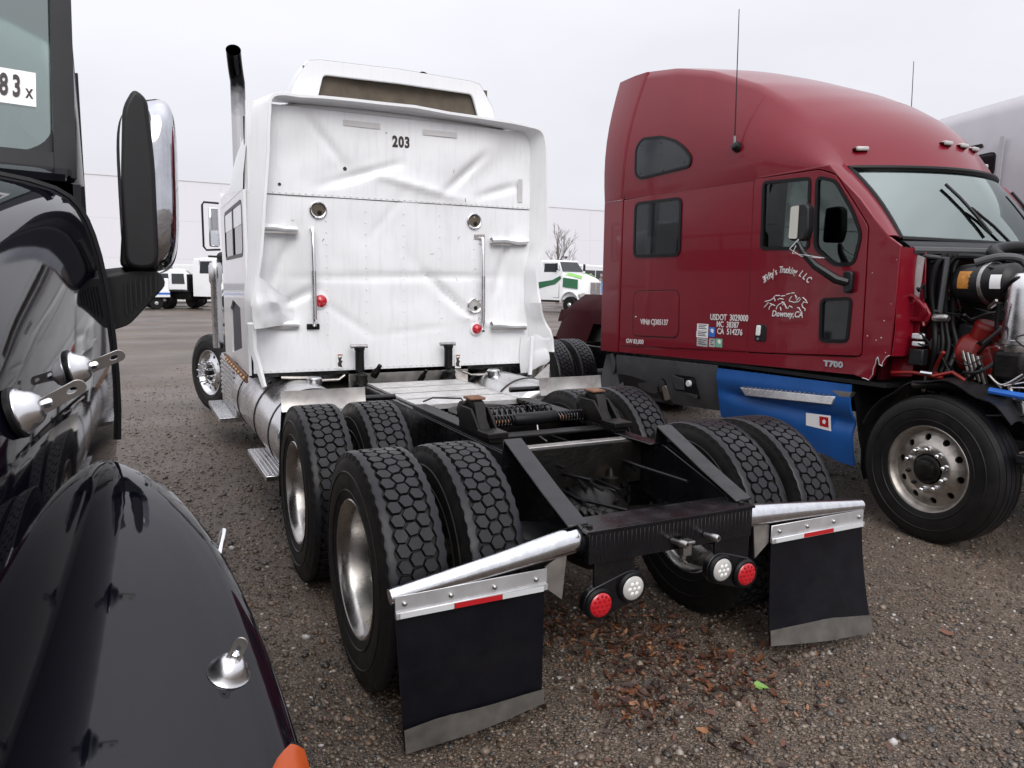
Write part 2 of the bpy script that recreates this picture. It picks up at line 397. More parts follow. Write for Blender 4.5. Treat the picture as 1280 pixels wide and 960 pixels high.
# ------------------------------------------------------------------ ground
def gravel_mat():
    m = bpy.data.materials.new('wet_gravel'); m.use_nodes = True
    t = m.node_tree; b = t.nodes['Principled BSDF']
    tcn = t.nodes.new('ShaderNodeTexCoord')
    def noise_n(sc, det=6, ro=.6):
        n = t.nodes.new('ShaderNodeTexNoise'); n.inputs['Scale'].default_value = sc; n.inputs['Detail'].default_value = det; n.inputs['Roughness'].default_value = ro
        t.links.new(tcn.outputs['Object'], n.inputs['Vector']); return n
    v = t.nodes.new('ShaderNodeTexVoronoi'); v.inputs['Scale'].default_value = 62; v.inputs['Randomness'].default_value = 1
    t.links.new(tcn.outputs['Object'], v.inputs['Vector'])
    v2 = t.nodes.new('ShaderNodeTexVoronoi'); v2.inputs['Scale'].default_value = 150
    t.links.new(tcn.outputs['Object'], v2.inputs['Vector'])
    # stone colours from the cell's random colour
    sp = t.nodes.new('ShaderNodeSeparateColor'); t.links.new(v2.outputs['Color'], sp.inputs[0])
    ramp = t.nodes.new('ShaderNodeValToRGB'); e = ramp.color_ramp
    e.elements[0].color = (.036,.026,.019,1); e.elements[1].color = (.30,.235,.18,1); e.elements[1].position = 1
    for p, c in ((.35,(.074,.055,.041,1)),(.65,(.118,.089,.067,1)),(.86,(.17,.13,.10,1))):
        k = e.elements.new(p); k.color = c
    t.links.new(sp.outputs[0], ramp.inputs[0])
    big = noise_n(.55, 5)
    mr = t.nodes.new('ShaderNodeMapRange'); mr.inputs['From Min'].default_value = .3; mr.inputs['From Max'].default_value = .7; mr.inputs['To Min'].default_value = .55; mr.inputs['To Max'].default_value = 1.35
    t.links.new(big.outputs['Fac'], mr.inputs['Value'])
    mu = t.nodes.new('ShaderNodeMix'); mu.data_type = 'RGBA'; mu.blend_type = 'MULTIPLY'; mu.inputs['Factor'].default_value = 1
    t.links.new(ramp.outputs[0], mu.inputs[6]); t.links.new(mr.outputs[0], mu.inputs[7])
    # fine wet mud between stones
    mud = noise_n(3.5, 8)
    mr2 = t.nodes.new('ShaderNodeMapRange'); mr2.inputs['From Min'].default_value = .48; mr2.inputs['From Max'].default_value = .66; mr2.inputs['To Max'].default_value = .55
    t.links.new(mud.outputs['Fac'], mr2.inputs['Value'])
    mu2 = t.nodes.new('ShaderNodeMix'); mu2.data_type = 'RGBA'
    t.links.new(mr2.outputs[0], mu2.inputs['Factor']); t.links.new(mu.outputs[2], mu2.inputs[6]); mu2.inputs[7].default_value = (.098,.072,.053,1)
    t.links.new(mu2.outputs[2], b.inputs['Base Color'])
    # standing water far off: long shallow puddles
    mp = t.nodes.new('ShaderNodeMapping'); mp.inputs['Scale'].default_value = (.05,.22,1); mp.inputs['Rotation'].default_value = (0,0,R(-20))
    t.links.new(tcn.outputs['Object'], mp.inputs[0])
    pn = t.nodes.new('ShaderNodeTexNoise'); pn.inputs['Scale'].default_value = 2.2; pn.inputs['Detail'].default_value = 6
    t.links.new(mp.outputs[0], pn.inputs['Vector'])
    rr = t.nodes.new('ShaderNodeMapRange'); rr.inputs['From Min'].default_value = .42; rr.inputs['From Max'].default_value = .6; rr.inputs['To Min'].default_value = .55; rr.inputs['To Max'].default_value = .36
    t.links.new(pn.outputs['Fac'], rr.inputs['Value']); t.links.new(rr.outputs[0], b.inputs['Roughness'])
    b.inputs['Specular IOR Level'].default_value = .45
    bp = t.nodes.new('ShaderNodeBump'); bp.inputs['Strength'].default_value = .7; bp.inputs['Distance'].default_value = .012
    bp.invert = True
    ad = t.nodes.new('ShaderNodeMath'); ad.operation = 'ADD'
    t.links.new(v.outputs['Distance'], ad.inputs[0]); t.links.new(v2.outputs['Distance'], ad.inputs[1])
    t.links.new(ad.outputs[0], bp.inputs['Height']); t.links.new(bp.outputs[0], b.inputs['Normal'])
    return m
def gz(x, y): return .010*noise.noise(Vector((x*.7, y*.7, 0))) + .004*noise.noise(Vector((x*2.3, y*2.3, 4)))
g = MB()
xs = sorted(set([-900,-300,-100,-40,-20,-12] + [round(-8+i*.2, 2) for i in range(91)] + [14,20,30,50,120,400,900]))
ys = sorted(set([-300,-60,-20,-10] + [round(-5+i*.2, 2) for i in range(86)] + [14,18,25,40,70,150,400,1200]))
def gpt(x, y):
    return (x, y, gz(x, y) if -8 <= x <= 10 and -5 <= y <= 12 else 0)
g.v = [gpt(x, y) for y in ys for x in xs]
W_ = len(xs)
g.f = [(j*W_+i, j*W_+i+1, (j+1)*W_+i+1, (j+1)*W_+i) for j in range(len(ys)-1) for i in range(W_-1)]
ground = g.build('ground', gravel_mat(), smooth=80, fix=False)
tag(ground, kind='structure')

# loose stones lying on the ground (uncountable): one object, every stone real geometry
def pebbles():
    rs = np.random.RandomState(3)
    base = bmesh.new(); bmesh.ops.create_icosphere(base, subdivisions=1, radius=1)
    bv = np.array([v.co[:] for v in base.verts]); bf = np.array([[v.index for v in f.verts] for f in base.faces]); base.free()
    P = []
    cx, cy = -2.0, -3.1
    n = 200000
    # density falls with distance from where one stands
    rad = .8 + 17*rs.rand(n)**1.75; ang = np.radians(-14 + 98*rs.rand(n))
    X = cx + rad*np.sin(ang); Y = cy + rad*np.cos(ang)
    keep = (X > -2.8) & (X < 7) & (rs.rand(n) > (Y-4)/10)
    X, Y = X[keep][:105000], Y[keep][:105000]
    n = len(X)
    S = .0045 + .0085*rs.rand(n)**1.9
    big = rs.rand(n) < .035; S[big] = .012 + .012*rs.rand(big.sum())**1.6
    V = np.empty((n, len(bv), 3), np.float32)
    sq = np.stack([S*(.8+.6*rs.rand(n)), S*(.7+.5*rs.rand(n)), S*(.45+.4*rs.rand(n))], 1)
    jit = 1 + .22*(rs.rand(n, len(bv), 1)-.5)*2
    L = bv[None]*jit*sq[:, None, :]
    a = rs.rand(n)*2*np.pi; ca, sa = np.cos(a), np.sin(a)
    V[..., 0] = L[..., 0]*ca[:, None]-L[..., 1]*sa[:, None] + X[:, None]
    V[..., 1] = L[..., 0]*sa[:, None]+L[..., 1]*ca[:, None] + Y[:, None]
    zz = np.array([gpt(float(x), float(y))[2] for x, y in zip(X, Y)])
    V[..., 2] = L[..., 2] + (zz + sq[:, 2]*.35)[:, None]
    F = (bf[None] + (np.arange(n)*len(bv))[:, None, None]).reshape(-1, 3)
    me = bpy.data.meshes.new('loose_gravel')
    me.vertices.add(n*len(bv)); me.vertices.foreach_set('co', V.reshape(-1))
    me.loops.add(F.size); me.loops.foreach_set('vertex_index', F.reshape(-1).astype(np.int32))
    me.polygons.add(len(F)); me.polygons.foreach_set('loop_start', np.arange(0, F.size, 3, dtype=np.int32))
    me.polygons.foreach_set('use_smooth', np.ones(len(F), bool))
    pal = np.array([(.110,.080,.056),(.075,.055,.040),(.155,.118,.087),(.22,.175,.135),(.045,.037,.031),(.13,.082,.053),(.30,.26,.22),(.18,.10,.065),(.085,.082,.076)])
    pr = np.array([.2,.2,.18,.09,.13,.1,.03,.03,.04]); pr = pr/pr.sum()
    c = pal[rs.choice(len(pal), n, p=pr)]*(.5+.65*rs.rand(n, 1))
    wh = rs.rand(n) < .008; c[wh] = (.42,.40,.38)
    at = me.attributes.new('stone', 'FLOAT_COLOR', 'POINT')
    cc = np.ones((n, len(bv), 4), np.float32); cc[..., :3] = c[:, None, :]
    at.data.foreach_set('color', cc.reshape(-1))
    me.update(); me.validate()
    m = mat('wet_stones', (.1,.1,.1), .36, rvar=.14)
    t = m.node_tree; an = t.nodes.new('ShaderNodeAttribute'); an.attribute_name = 'stone'
    t.links.new(an.outputs['Color'], t.nodes['Principled BSDF'].inputs['Base Color'])
    o = obj('loose_gravel', me, m)
    tag(o, 'small wet brown and grey stones scattered over the yard', 'gravel', kind='stuff')
pebbles()

def leaf_pts(rs, s, lobed=False, curl=.3):
    out = []
    n = 10
    for k in range(n):
        a = 2*PI*k/n
        r = s*(.55+.45*abs(math.cos(a))) * (1 + (.25*math.sin(5*a) if lobed else .12*math.sin(3*a)))
        x, y = r*math.cos(a), r*.62*math.sin(a)
        out.append((x, y, curl*(abs(y)/s)**1.2*s + .10*s*math.sin(a*2+rs.random()*2)))
    return out
def leaves():
    rs = random.Random(5)
    mb = MB(); cols = []
    pal = [(.105,.034,.015),(.065,.024,.012),(.15,.055,.022),(.04,.018,.011),(.22,.10,.045),(.085,.03,.016),(.028,.015,.010),(.05,.022,.013),(.03,.016,.011)]
    spots = [(-.40,.28,.22,170),(-.05,.05,.24,300),(.20,-.10,.24,270),(.14,-.42,.19,260),(.32,-.66,.18,230),(-.18,-.70,.10,150),(.20,-.86,.2,90),(.50,-.62,.2,40),(-.35,-.35,.4,40),(.0,-.9,.5,50),(-1.3,1.0,1.2,14),(1.7,-.6,.8,24)]
    for x, y, sd, n in spots:
        for _ in range(n):
            px, py = rs.gauss(x, sd), rs.gauss(y, sd*.8)
            s = rs.uniform(.008, .022) if rs.random() < .85 else rs.uniform(.022, .034)
            pts = leaf_pts(rs, s, rs.random() < .3, rs.uniform(.1, .6))
            Mx = rotm('Z', rs.random()*6.28) @ rotm('X', rs.gauss(0, .45)) @ rotm('Y', rs.gauss(0, .35))
            z = gz(px, py) + .006 + rs.random()*.012
            v = [Vector((px, py, z)) + Mx @ Vector(p) for p in [(0,0,0)] + pts]
            lo = min(p.z for p in v)
            if lo < .002: v = [p + Vector((0,0,.002-lo)) for p in v]
            mb.add(v, [(0, i, i % 10 + 1) for i in range(1, 11)])
            c = rs.choice(pal); k = rs.uniform(.7, 1.25)
            cols += [tuple(q*k for q in c) + (1,)]*11
    m = mat('dead_leaf', (.15,.07,.03), .5)
    t = m.node_tree; an = t.nodes.new('ShaderNodeAttribute'); an.attribute_name = 'leaf'
    t.links.new(an.outputs['Color'], t.nodes['Principled BSDF'].inputs['Base Color'])
    o = mb.build('leaf_litter', m, fix=False)
    at = o.data.attributes.new('leaf', 'FLOAT_COLOR', 'POINT')
    at.data.foreach_set('color', [q for c in cols for q in c])
    tag(o, 'drift of wet brown fallen leaves under the white truck tail', 'leaves', kind='stuff')
    mb = MB(); s = .036
    Mx = rotm('Z', -.5) @ rotm('X', .3) @ rotm('Y', .15)
    pts = []
    for k in range(20):
        a = 2*PI*k/20
        r = s*(.8 + .22*math.cos(3*a)+.1*math.cos(7*a)); pts.append(Mx @ Vector((r*math.cos(a), r*.7*math.sin(a), .25*abs(math.sin(a))*s)))
    c0 = Vector((.355, -.86, .028))
    mb.add([c0] + [c0+p for p in pts], [(0, i, i % 20 + 1) for i in range(1, 21)])
    st = mb
    o = st.build('green_leaf', mat('green_leaf', (.13,.26,.04), .4, var=.2, vscale=60), fix=False)
    tag(o, 'single fresh green leaf on top of the brown leaf litter', 'leaf')
leaves()

# ------------------------------------------------------------------ far warehouse
def warehouse():
    w = thing('warehouse', 'long pale panelled warehouse wall behind the yard', 'building', (-22, 80, 0))
    a = Vector((-38, 74.85, 0)); b = Vector((80, 81.5, 0))
    loc = Vector(w.location)
    d = (b-a); L = d.length; d.normalize(); nrm = Vector((d.y, -d.x, 0))
    H = 11.0
    n = 16
    def P(u, off, z): return tuple(a + d*u - nrm*off - loc + Vector((0,0,z)))
    MB().hexa([P(0,.3,0),P(L,.3,0),P(L,18,0),P(0,18,0),P(0,.3,H-.05),P(L,.3,H-.05),P(L,18,H-.05),P(0,18,H-.05)]).build('wall', M['wall'], w)
    first = None
    for j, (z0, z1) in enumerate(((0,3.6),(3.608,7.2),(7.208,H))):
        for i in range(n):
            u0, u1 = L*i/n+.006, L*(i+1)/n-.006
            MB().hexa([P(u0,.06,z0),P(u1,.06,z0),P(u1,.32,z0),P(u0,.32,z0),P(u0,.06,z1),P(u1,.06,z1),P(u1,.32,z1),P(u0,.32,z1)]).build('panel', M['wall'], w)
    for i in (3, 7, 11):
        u = L*(i+.5)/n
        MB().hexa([P(u-.2,-.1,4.9),P(u+.2,-.1,4.9),P(u+.2,.055,4.9),P(u-.2,.055,4.9),P(u-.2,-.1,5.1),P(u+.2,-.1,5.1),P(u+.2,.055,5.1),P(u-.2,.055,5.1)]).build('wall_light', M['grey_plastic'], w)
    MB().hexa([P(-.1,0,H),P(L+.1,0,H),P(L+.1,.5,H),P(-.1,.5,H),P(-.1,0,H+.18),P(L+.1,0,H+.18),P(L+.1,.5,H+.18),P(-.1,.5,H+.18)]).build('parapet', M['wall'], w)
warehouse()

# ------------------------------------------------------------------ wheels (axis along local x, outboard = +x)
RT = .517
def tyre_mesh(tread='drive'):
    mb = MB()
    w = .118
    prof = [(.292,-.105),(.300,-.122),(.330,-.133),(.385,-.141),(.44,-.137),(.485,-.126),(.498,-.117),(.4985,-.105)]
    prof = prof + [(r, -x) for r, x in reversed(prof)]
    prof += [(.285,.098),(.285,-.098)]
    mb.lathe(prof, n=72, closed=True)
    for sg in (-1, 1):   # raised rings on the sidewall
        for r0 in (.345, .425):
            ring = []
            for k in range(72):
                a = 2*PI*k/72
                xx = .1385 if r0 < .4 else .1405
                ring.append([(sg*(xx-.004), (r0-.006)*math.cos(a), (r0-.006)*math.sin(a)), (sg*(xx+.0015), (r0-.002)*math.cos(a), (r0-.002)*math.sin(a)), (sg*(xx+.0015), (r0+.002)*math.cos(a), (r0+.002)*math.sin(a)), (sg*(xx-.004), (r0+.006)*math.cos(a), (r0+.006)*math.sin(a))])
            ring.append(ring[0]); mb.loft(ring, closed=False, caps=False)
    def pt(x, s, r):   # s = arc length
        a = s/.515
        rr = r - .06*(x*x)*2
        return (x, rr*math.cos(a), rr*math.sin(a))
    if tread == 'drive':
        N = 54; p = 2*PI*.515/N
        W = .0665; cp = .0515; g = .0045; rj = random.Random(9)
        for col in (-1, 0, 1):
            for k in range(N):
                s0 = k*p + (p/2 if col else 0) + (.006 if col > 0 else 0)
                hx = [(W/2-g*.7, .004), (W/4-g*.3, p/2-g), (-W/4+g*.3, p/2-g*.8), (-W/2+g*.7, -.004), (-W/4+g*.3, -p/2+g), (W/4-g*.3, -p/2+g*.8)]
                hx = [(x+rj.uniform(-.0024,.0024), q+rj.uniform(-.0026,.0026)+x*.10*(1 if col else -1)) for x, q in hx]
                bot = [pt(col*cp+x*1.03, s0+s*1.03, .499) for x, s in hx]
                mid = [pt(col*cp+x, s0+s, RT-.0035) for x, s in hx]
                top = [pt(col*cp+x*.93, s0+s*.94, RT) for x, s in hx]
                fs = [(i, (i+1) % 6, 6+(i+1) % 6, 6+i) for i in range(6)] + [(6+i, 6+(i+1) % 6, 12+(i+1) % 6, 12+i) for i in range(6)] + [tuple(range(12, 18))]
                mb.add(bot+mid+top, fs)
        for sg in (-1, 1):
            secs = []
            for k in range(N*4+1):
                kk = k % (N*4)
                s = kk*p/4
                ph = (kk+(0 if sg > 0 else 1)) % 4
                xi = (.0800, .0865, .0905, .0865)[ph]
                xo = (.1225, .1225, .1185, .1185)[kk % 4]
                xi, xo = sg*xi, sg*xo
                secs.append([pt(xi, s, .5015), pt(xi, s, RT-.002), pt(xi+sg*.002, s, RT), pt(sg*.112, s, RT-.0015), pt(xo, s, RT-.006), pt(sg*.127, s, .488)])
            mb.loft(secs, closed=False, caps=False)
    else:
        for x0, x1 in ((-.118,-.078),(-.070,-.027),(-.019,.019),(.027,.070),(.078,.118)):
            secs = []
            for k in range(73):
                s = (k % 72)*2*PI*.515/72
                e0 = -.012 if x0 < -.1 else 0; e1 = -.012 if x1 > .1 else 0
                secs.append([pt(x0, s, .502), pt(x0, s, RT+e0), pt(x1, s, RT+e1), pt(x1, s, .502)])
            mb.loft(secs, closed=False, caps=False)
    return mb
def holed_disc(mb, r0, r1, zf, nh, rh, rc, th, n=4):
    """curved disc between radii with nh round holes at radius rc; zf(r)=axial position"""
    def P(r, a, d=0): return (zf(r)-d, r*math.cos(a), r*math.sin(a))
    for h in range(nh):
        a0 = 2*PI*h/nh; ha = PI/nh
        bound = []
        m = 6
        for i in range(m): bound.append((r0, a0-ha+2*ha*i/m))
        for i in range(m): bound.append((r0+(r1-r0)*i/m, a0+ha))
        for i in range(m): bound.append((r1, a0+ha-2*ha*i/m))
        for i in range(m): bound.append((r1-(r1-r0)*i/m, a0-ha))
        K = len(bound)
        hole = []
        for r, a in bound:
            x, y = r*math.cos(a-a0)-rc, r*math.sin(a-a0)
            L = math.hypot(x, y); x, y = x/L*rh, y/L*rh
            hole.append((math.hypot(rc+x, y), a0+math.atan2(y, rc+x)))
        mid = []
        for (r, a), (q, b) in zip(bound, hole): mid.append(((r+q)/2, (a+b)/2))
        rings = [[P(*q) for q in bound], [P(*q) for q in mid], [P(*q) for q in hole], [P(*q, th) for q in hole]]
        mb.loft([r+[r[0]] for r in rings], closed=False, caps=False)
def make_wheel(name, parent, loc, rz, kind, mats, nuts=True, missing=(), spike=False):
    """kind: dual (deep dish), steer (holed disc)"""
    w = empty(name, parent, loc, rz)
    key = 'drive' if kind == 'dual' else 'rib'
    if key not in TYRES:
        o = tyre_mesh('drive' if key == 'drive' else 'rib').build('tyre', M['rubber'], w, smooth=30)
        # tread faces get the wet tread colour
        o.data.materials.append(M['tread'])
        mi = [1 if min(math.hypot(o.data.vertices[v].co.y, o.data.vertices[v].co.z) for v in p.vertices) > .508 else 0 for p in o.data.polygons]
        o.data.polygons.foreach_set('material_index', mi)
        TYRES[key] = o.data
    else:
        obj('tyre', TYRES[key], None, w)
    rk = kind + mats['rim'].name
    if rk not in RIMS:
        mb = MB()
        if kind == 'dual':
            mb.lathe([(.296,.100),(.307,.112),(.309,.122),(.302,.128),(.291,.124),(.282,.110),(.270,.098),(.262,.070),(.256,.0),(.250,-.05),(.236,-.082),(.20,-.094),(.155,-.098),(.150,-.11),(.20,-.11),(.262,-.11),(.30,-.11),(.292,-.07)], n=64, caps=False)
        else:
            mb.lathe([(.296,.095),(.307,.108),(.309,.119),(.302,.126),(.291,.122),(.283,.108),(.274,.096),(.268,.080),(.262,.070)], n=64, caps=False)
            mb.lathe([(.262,.071),(.27,.03),(.285,-.05),(.30,-.115),(.292,-.118),(.262,-.03),(.255,.055)], n=64, caps=False)
            zf = lambda r: interp([.10,.160,.172,.20,.235,.264], [.112,.112,.106,.086,.072,.070], r)
            holed_disc(mb, .172, .2635, zf, 10, .0235, .222, .02)
            mb.lathe([(.173,zf(.173)),(.166,.110),(.158,.113),(.108,.113),(.104,.10),(.104,.04)], n=64, caps=False)
        o = mb.build('rim', mats['rim'], w, smooth=40); RIMS[rk] = o.data
    else:
        obj('rim', RIMS[rk], None, w)
    if kind == 'dual':
        MB().lathe([(.15,-.115),(.15,-.06),(.14,-.05),(.118,-.045),(.115,.02),(.10,.035),(.06,.04),(0,.041)], n=24).build('hub', mats['hub'], w)
        mb = None
        for k in range(10):
            a = 2*PI*k/10
            n = MB().lathe([(.019,-.10),(.019,-.06),(.015,-.05),(.008,-.045),(0,-.044)], c=(0,.19*math.cos(a),.19*math.sin(a)), n=6)
            n.build('lug_nut', mats['nut'], w, smooth=0)
    else:
        MB().lathe([(.275,-.10),(.275,-.02),(.24,.02),(.16,.035),(.09,.04),(.05,.04)], n=32).build('brake_drum', M['black_dirty'], w)
        MB().lathe([(.103,.05),(.098,.118),(.085,.128),(.07,.13),(.066,.150),(.05,.158),(.03,.160),(0,.161)], n=20).build('hub', mats['hub'], w)
        for k in range(10):
            a = 2*PI*(k+.5)/10 + .1
            c = (0, .1425*math.cos(a), .1425*math.sin(a))
            if k in missing:
                MB().lathe([(.015,.11),(.015,.126),(.009,.13),(.009,.142),(0,.142)], c=c, n=6).build('lug_nut', M['black_dirty'], w, smooth=0)
            elif spike:
                MB().lathe([(.020,.112),(.021,.125),(.015,.135),(.013,.17),(.0135,.21),(.010,.222),(0,.225)], c=c, n=12).build('lug_nut', mats['nut'], w)
            else:
                MB().lathe([(.0205,.112),(.0205,.118),(.0165,.12),(.016,.150),(.013,.160),(.007,.165),(0,.166)], c=c, n=12).build('lug_nut', mats['nut'], w)
    return w
TYRES = {}; RIMS = {}

# ================================================================== white tractor (origin: ground under rear axle, +y forward)
def gauss(u, v, su, sv): return math.exp(-(u/su)**2-(v/sv)**2)
M['drive_rim'] = mat('dull_polished_rim', (.50,.48,.46), .28, 1.0, var=.2, vscale=8, damt=.45, dirt=(.16,.12,.09), dscale=6, rvar=.08)
M['satin'] = mat('satin_aluminium', (.62,.62,.63), .42, .75, var=.12, vscale=12, rvar=.08)
def soot_mat():
    m = mat('sooted_chrome', (.7,.7,.71), .14, 1.0, rvar=.05)
    t = m.node_tree; b = t.nodes['Principled BSDF']
    tcn = t.nodes.new('ShaderNodeTexCoord'); sp = t.nodes.new('ShaderNodeSeparateXYZ'); t.links.new(tcn.outputs['Object'], sp.inputs[0])
    n = t.nodes.new('ShaderNodeTexNoise'); n.inputs['Scale'].default_value = 14; n.inputs['Detail'].default_value = 6; t.links.new(tcn.outputs['Object'], n.inputs['Vector'])
    ma = t.nodes.new('ShaderNodeMath'); ma.operation = 'MULTIPLY_ADD'; ma.inputs[1].default_value = .22
    t.links.new(n.outputs['Fac'], ma.inputs[0]); t.links.new(sp.outputs['Z'], ma.inputs[2])
    mr = t.nodes.new('ShaderNodeMapRange'); mr.inputs['From Min'].default_value = 3.50; mr.inputs['From Max'].default_value = 3.84
    t.links.new(ma.outputs[0], mr.inputs['Value'])
    mx_ = t.nodes.new('ShaderNodeMix'); mx_.data_type = 'RGBA'; t.links.new(mr.outputs[0], mx_.inputs['Factor']); mx_.inputs[6].default_value = (.55,.54,.54,1); mx_.inputs[7].default_value = (.012,.012,.013,1)
    t.links.new(mx_.outputs[2], b.inputs['Base Color'])
    return m
M['sooted'] = soot_mat()
def white_truck():
    T = thing('semi_truck', 'white sleeper truck with a dented back panel and bare frame, no trailer', 'truck', (0,0,0))
    dm = dict(rim=M['drive_rim'], hub=M['black_dirty'], nut=M['steel'])
    sm = dict(rim=M['alu'], hub=M['black_dirty'], nut=M['chrome'])
    # ---- wheels
    for y in (0, 1.32):
        for sx in (-1, 1):
            ro = 0 if sx > 0 else PI
            make_wheel('wheel', T, (sx*1.083, y, .515), ro, 'dual', dm)
            wi = empty('wheel', T, (sx*.737, y, .515), ro + PI)
            o = obj('tyre', TYRES['drive'], None, wi); obj('rim', RIMS['dual'+M['drive_rim'].name], None, wi)
    make_wheel('wheel', T, (-1.03, 7.73, .515), PI+R(22), 'steer', sm, spike=True)
    make_wheel('wheel', T, (1.03, 7.73, .515), R(22), 'steer', sm, spike=True)
    k = 0
    for w in [c for c in T.children if c.name.startswith('wheel')]:
        k += 1
        w.rotation_euler.x = k*.61 if k < 9 else 0
    # ---- frame rails (C section) with the sloped tail
    for sx in (-1, 1):
        fr = MB()
        pr = [(-.42,.705),(-.42,.80),(-.37,.845),(-.02,.93),(8.3,.93),(8.3,.68),(.2,.68),(-.2,.66),(-.42,.64)]
        pr = [(-.60,.64),(-.60,.772),(-.37,.84),(-.05,.935),(8.3,.935),(8.3,.68),(.5,.68),(.1,.64)]
        mp = lambda u, v, w: (sx*(.425-w), u, v)
        fr.prism(pr, mp, -.006, .006)
        fr.box(min(sx*.345, sx*.4315), max(sx*.345, sx*.4315), -.02, 8.3, .936, .945)
        fr.box(min(sx*.345, sx*.4315), max(sx*.345, sx*.4315), .3, 8.3, .671, .680)
        fr.build('frame_rail', M['black_steel'], T, bevel=.003, seg=1)
        # raised wedge plate on the tail
        wd = MB()
        top = [(-.005,1.035),(-.375,.882),(-.61,.795)]
        x0, x1 = sx*.395, sx*.492
        xa, xb = min(x0,x1), max(x0,x1)
        secs = [[(xa,y,z),(xb,y,z),(xb,y,z-.010),(xa,y,z-.010)] for y, z in top]
        wd.loft(secs)
        xo = sx*.442
        wd.prism([(-.005,1.025),(-.375,.872),(-.60,.785),(-.60,.70),(-.33,.76),(-.005,.90)], lambda u, v, w: (xo+w, u, v), -.006, .006)
        wd.hexa([(xa,-.004,.905),(xb,-.004,.905),(xb,.004,.905),(xa,.004,.905),(xa,-.004,1.026),(xb,-.004,1.026),(xb,.004,1.026),(xa,.004,1.026)])
        wd.build('tail_ramp', M['black_steel'], T, bevel=.003, seg=1)
    # ---- rear crossmember
    cm = MB()
    cm.box(-.432,.432,-.678,-.667,.645,.772)
    cm.box(-.445,.445,-.682,-.505,.7735,.784)
    cm.box(-.432,-.42,-.667,-.60,.645,.772); cm.box(.42,.432,-.667,-.60,.645,.772)
    for i in range(40):   # pressed ribs on the face
        x = -.42+.0215*i
        cm.box(x, x+.007, -.6795, -.6781, .652, .765)
    o = cm.build('rear_crossmember', M['black_steel'], T, bevel=.003, seg=1)
    for sx in (-1, 1):
        for y in (-.545,-.635):
            MB().lathe([(.013,0),(.013,.009),(.008,.012),(0,.012)], c=(sx*.405,y,.784), ax=(0,0,1), n=6).build('bolt', M['black_dirty'], o)
    for x, L in ((-.02,.085),(.158,.075)):
        MB().lathe([(.0125,0),(.0125,L*.55),(.016,L*.56),(.016,L*.93),(.012,L),(.007,L),(.007,L*.8),(0,L*.8)], c=(x,-.682,.69), ax=(.18,-1,.03), n=14).build('air_coupling', M['steel'], o)
    b = MB().obox((.028,-.712,.655), (.045,.035,.055)); b.lathe([(.014,0),(.014,.02)], c=(.028,-.70,.625), ax=(0,0,-1), n=10); b.obox((.028,-.722,.69),(.052,.05,.014)); b.obox((.028,-.69,.668),(.03,.03,.03))
    b.build('trailer_plug', M['steel'], o, bevel=.004)
    # inner crossmembers and driveline
    for y, z0, z1, mt in ((.18,.70,.93,'black_dirty'),(.92,.70,.93,'black_dirty'),(1.9,.70,.93,'black_dirty'),(3.2,.70,.93,'black_dirty'),(5.2,.70,.93,'black_dirty')):
        MB().box(-.418,.418,y-.04,y+.04,z0,z1).build('crossmember', M[mt], T, bevel=.004)
    MB().box(-.418,.40,.26,.36,.775,.79).build('rusty_strap', M['alu_dirty'], T, bevel=.003)
    for y in (0, 1.32):
        ax = MB()
        ax.tube([(-1.0,y,.515),(-.5,y,.515),(-.25,y,.515),(.25,y,.515),(.5,y,.515),(1.0,y,.515)], [.07,.085,.1,.1,.085,.07], 14)
        ax.lathe([(.03,-.17),(.13,-.155),(.2,-.08),(.215,0),(.2,.09),(.12,.18),(.06,.24),(.05,.3)], c=(.02,y,.54), ax=(0,1,.08), n=20)
        for k in range(10):
            a = 2*PI*k/10; ax.lathe([(.012,0),(.012,.02),(0,.02)], c=(.02+.17*math.cos(a), y-.125, .54+.17*math.sin(a)), ax=(0,-1,0), n=6)
        ax.build('axle', M['black_dirty'], T, smooth=45)
        for sx in (-1, 1):
            MB().lathe([(.09,0),(.12,.015),(.13,.06),(.115,.10),(.13,.14),(.12,.185),(.09,.20)], c=(sx*.52,y-.3,.50), ax=(0,0,1), n=18).build('air_spring', M['hose'], T)
            MB().lathe([(.035,0),(.035,.2),(.028,.2),(.028,.36)], c=(sx*.56,y+.15,.52), ax=(sx*-.1,.2,1), n=12).build('shock_absorber', M['black_dirty'], T)
            MB().lathe([(.08,-.05),(.09,0),(.08,.06),(.03,.07),(.03,.12)], c=(sx*.6,y+.28,.62), ax=(0,1,.2), n=16).build('brake_chamber', M['black_dirty'], T)
            b = MB(); b.obox((sx*.535,y+.20,.845),(.11,.016,.05), rotm('Y', sx*-.5)); b.build('fender_bracket', M['black_steel'], T, bevel=.003)
    MB().tube([(.02,.25,.58),(.02,1.05,.56)], .05, 14).build('drive_shaft', M['black_dirty'], T)
    MB().tube([(0,1.65,.6),(0,5.5,.75)], .055, 14).build('drive_shaft', M['black_dirty'], T)
    rs = random.Random(2)
    for i in range(9):   # air lines along the rails
        x = rs.uniform(-.34,.34); z = rs.uniform(.70,.84); y0 = rs.uniform(-.4,.1)
        MB().tube([(x,y0,z),(x+rs.uniform(-.08,.08),y0+.3,z+rs.uniform(-.06,.03)),(x+rs.uniform(-.1,.1),y0+.7,z-.03),(x*.8,y0+1.2,z)], .009, 7).build('air_line', M['hose'], T)
    v = MB().lathe([(.05,0),(.055,.03),(.04,.05),(.045,.09),(.02,.10),(.012,.14),(0,.14)], c=(.20,.1,.66), ax=(0,.1,1), n=16); v.box(.12,.28,.07,.13,.65,.665)
    v.build('air_valve', M['black_dirty'], T)
    v = MB()
    for k in range(5): v.lathe([(.03,0),(.038,.01),(.038,.05),(.03,.06)], c=(-.17+.025*k,-.12-.03*k,.66), ax=(1,.3,.2), n=12)
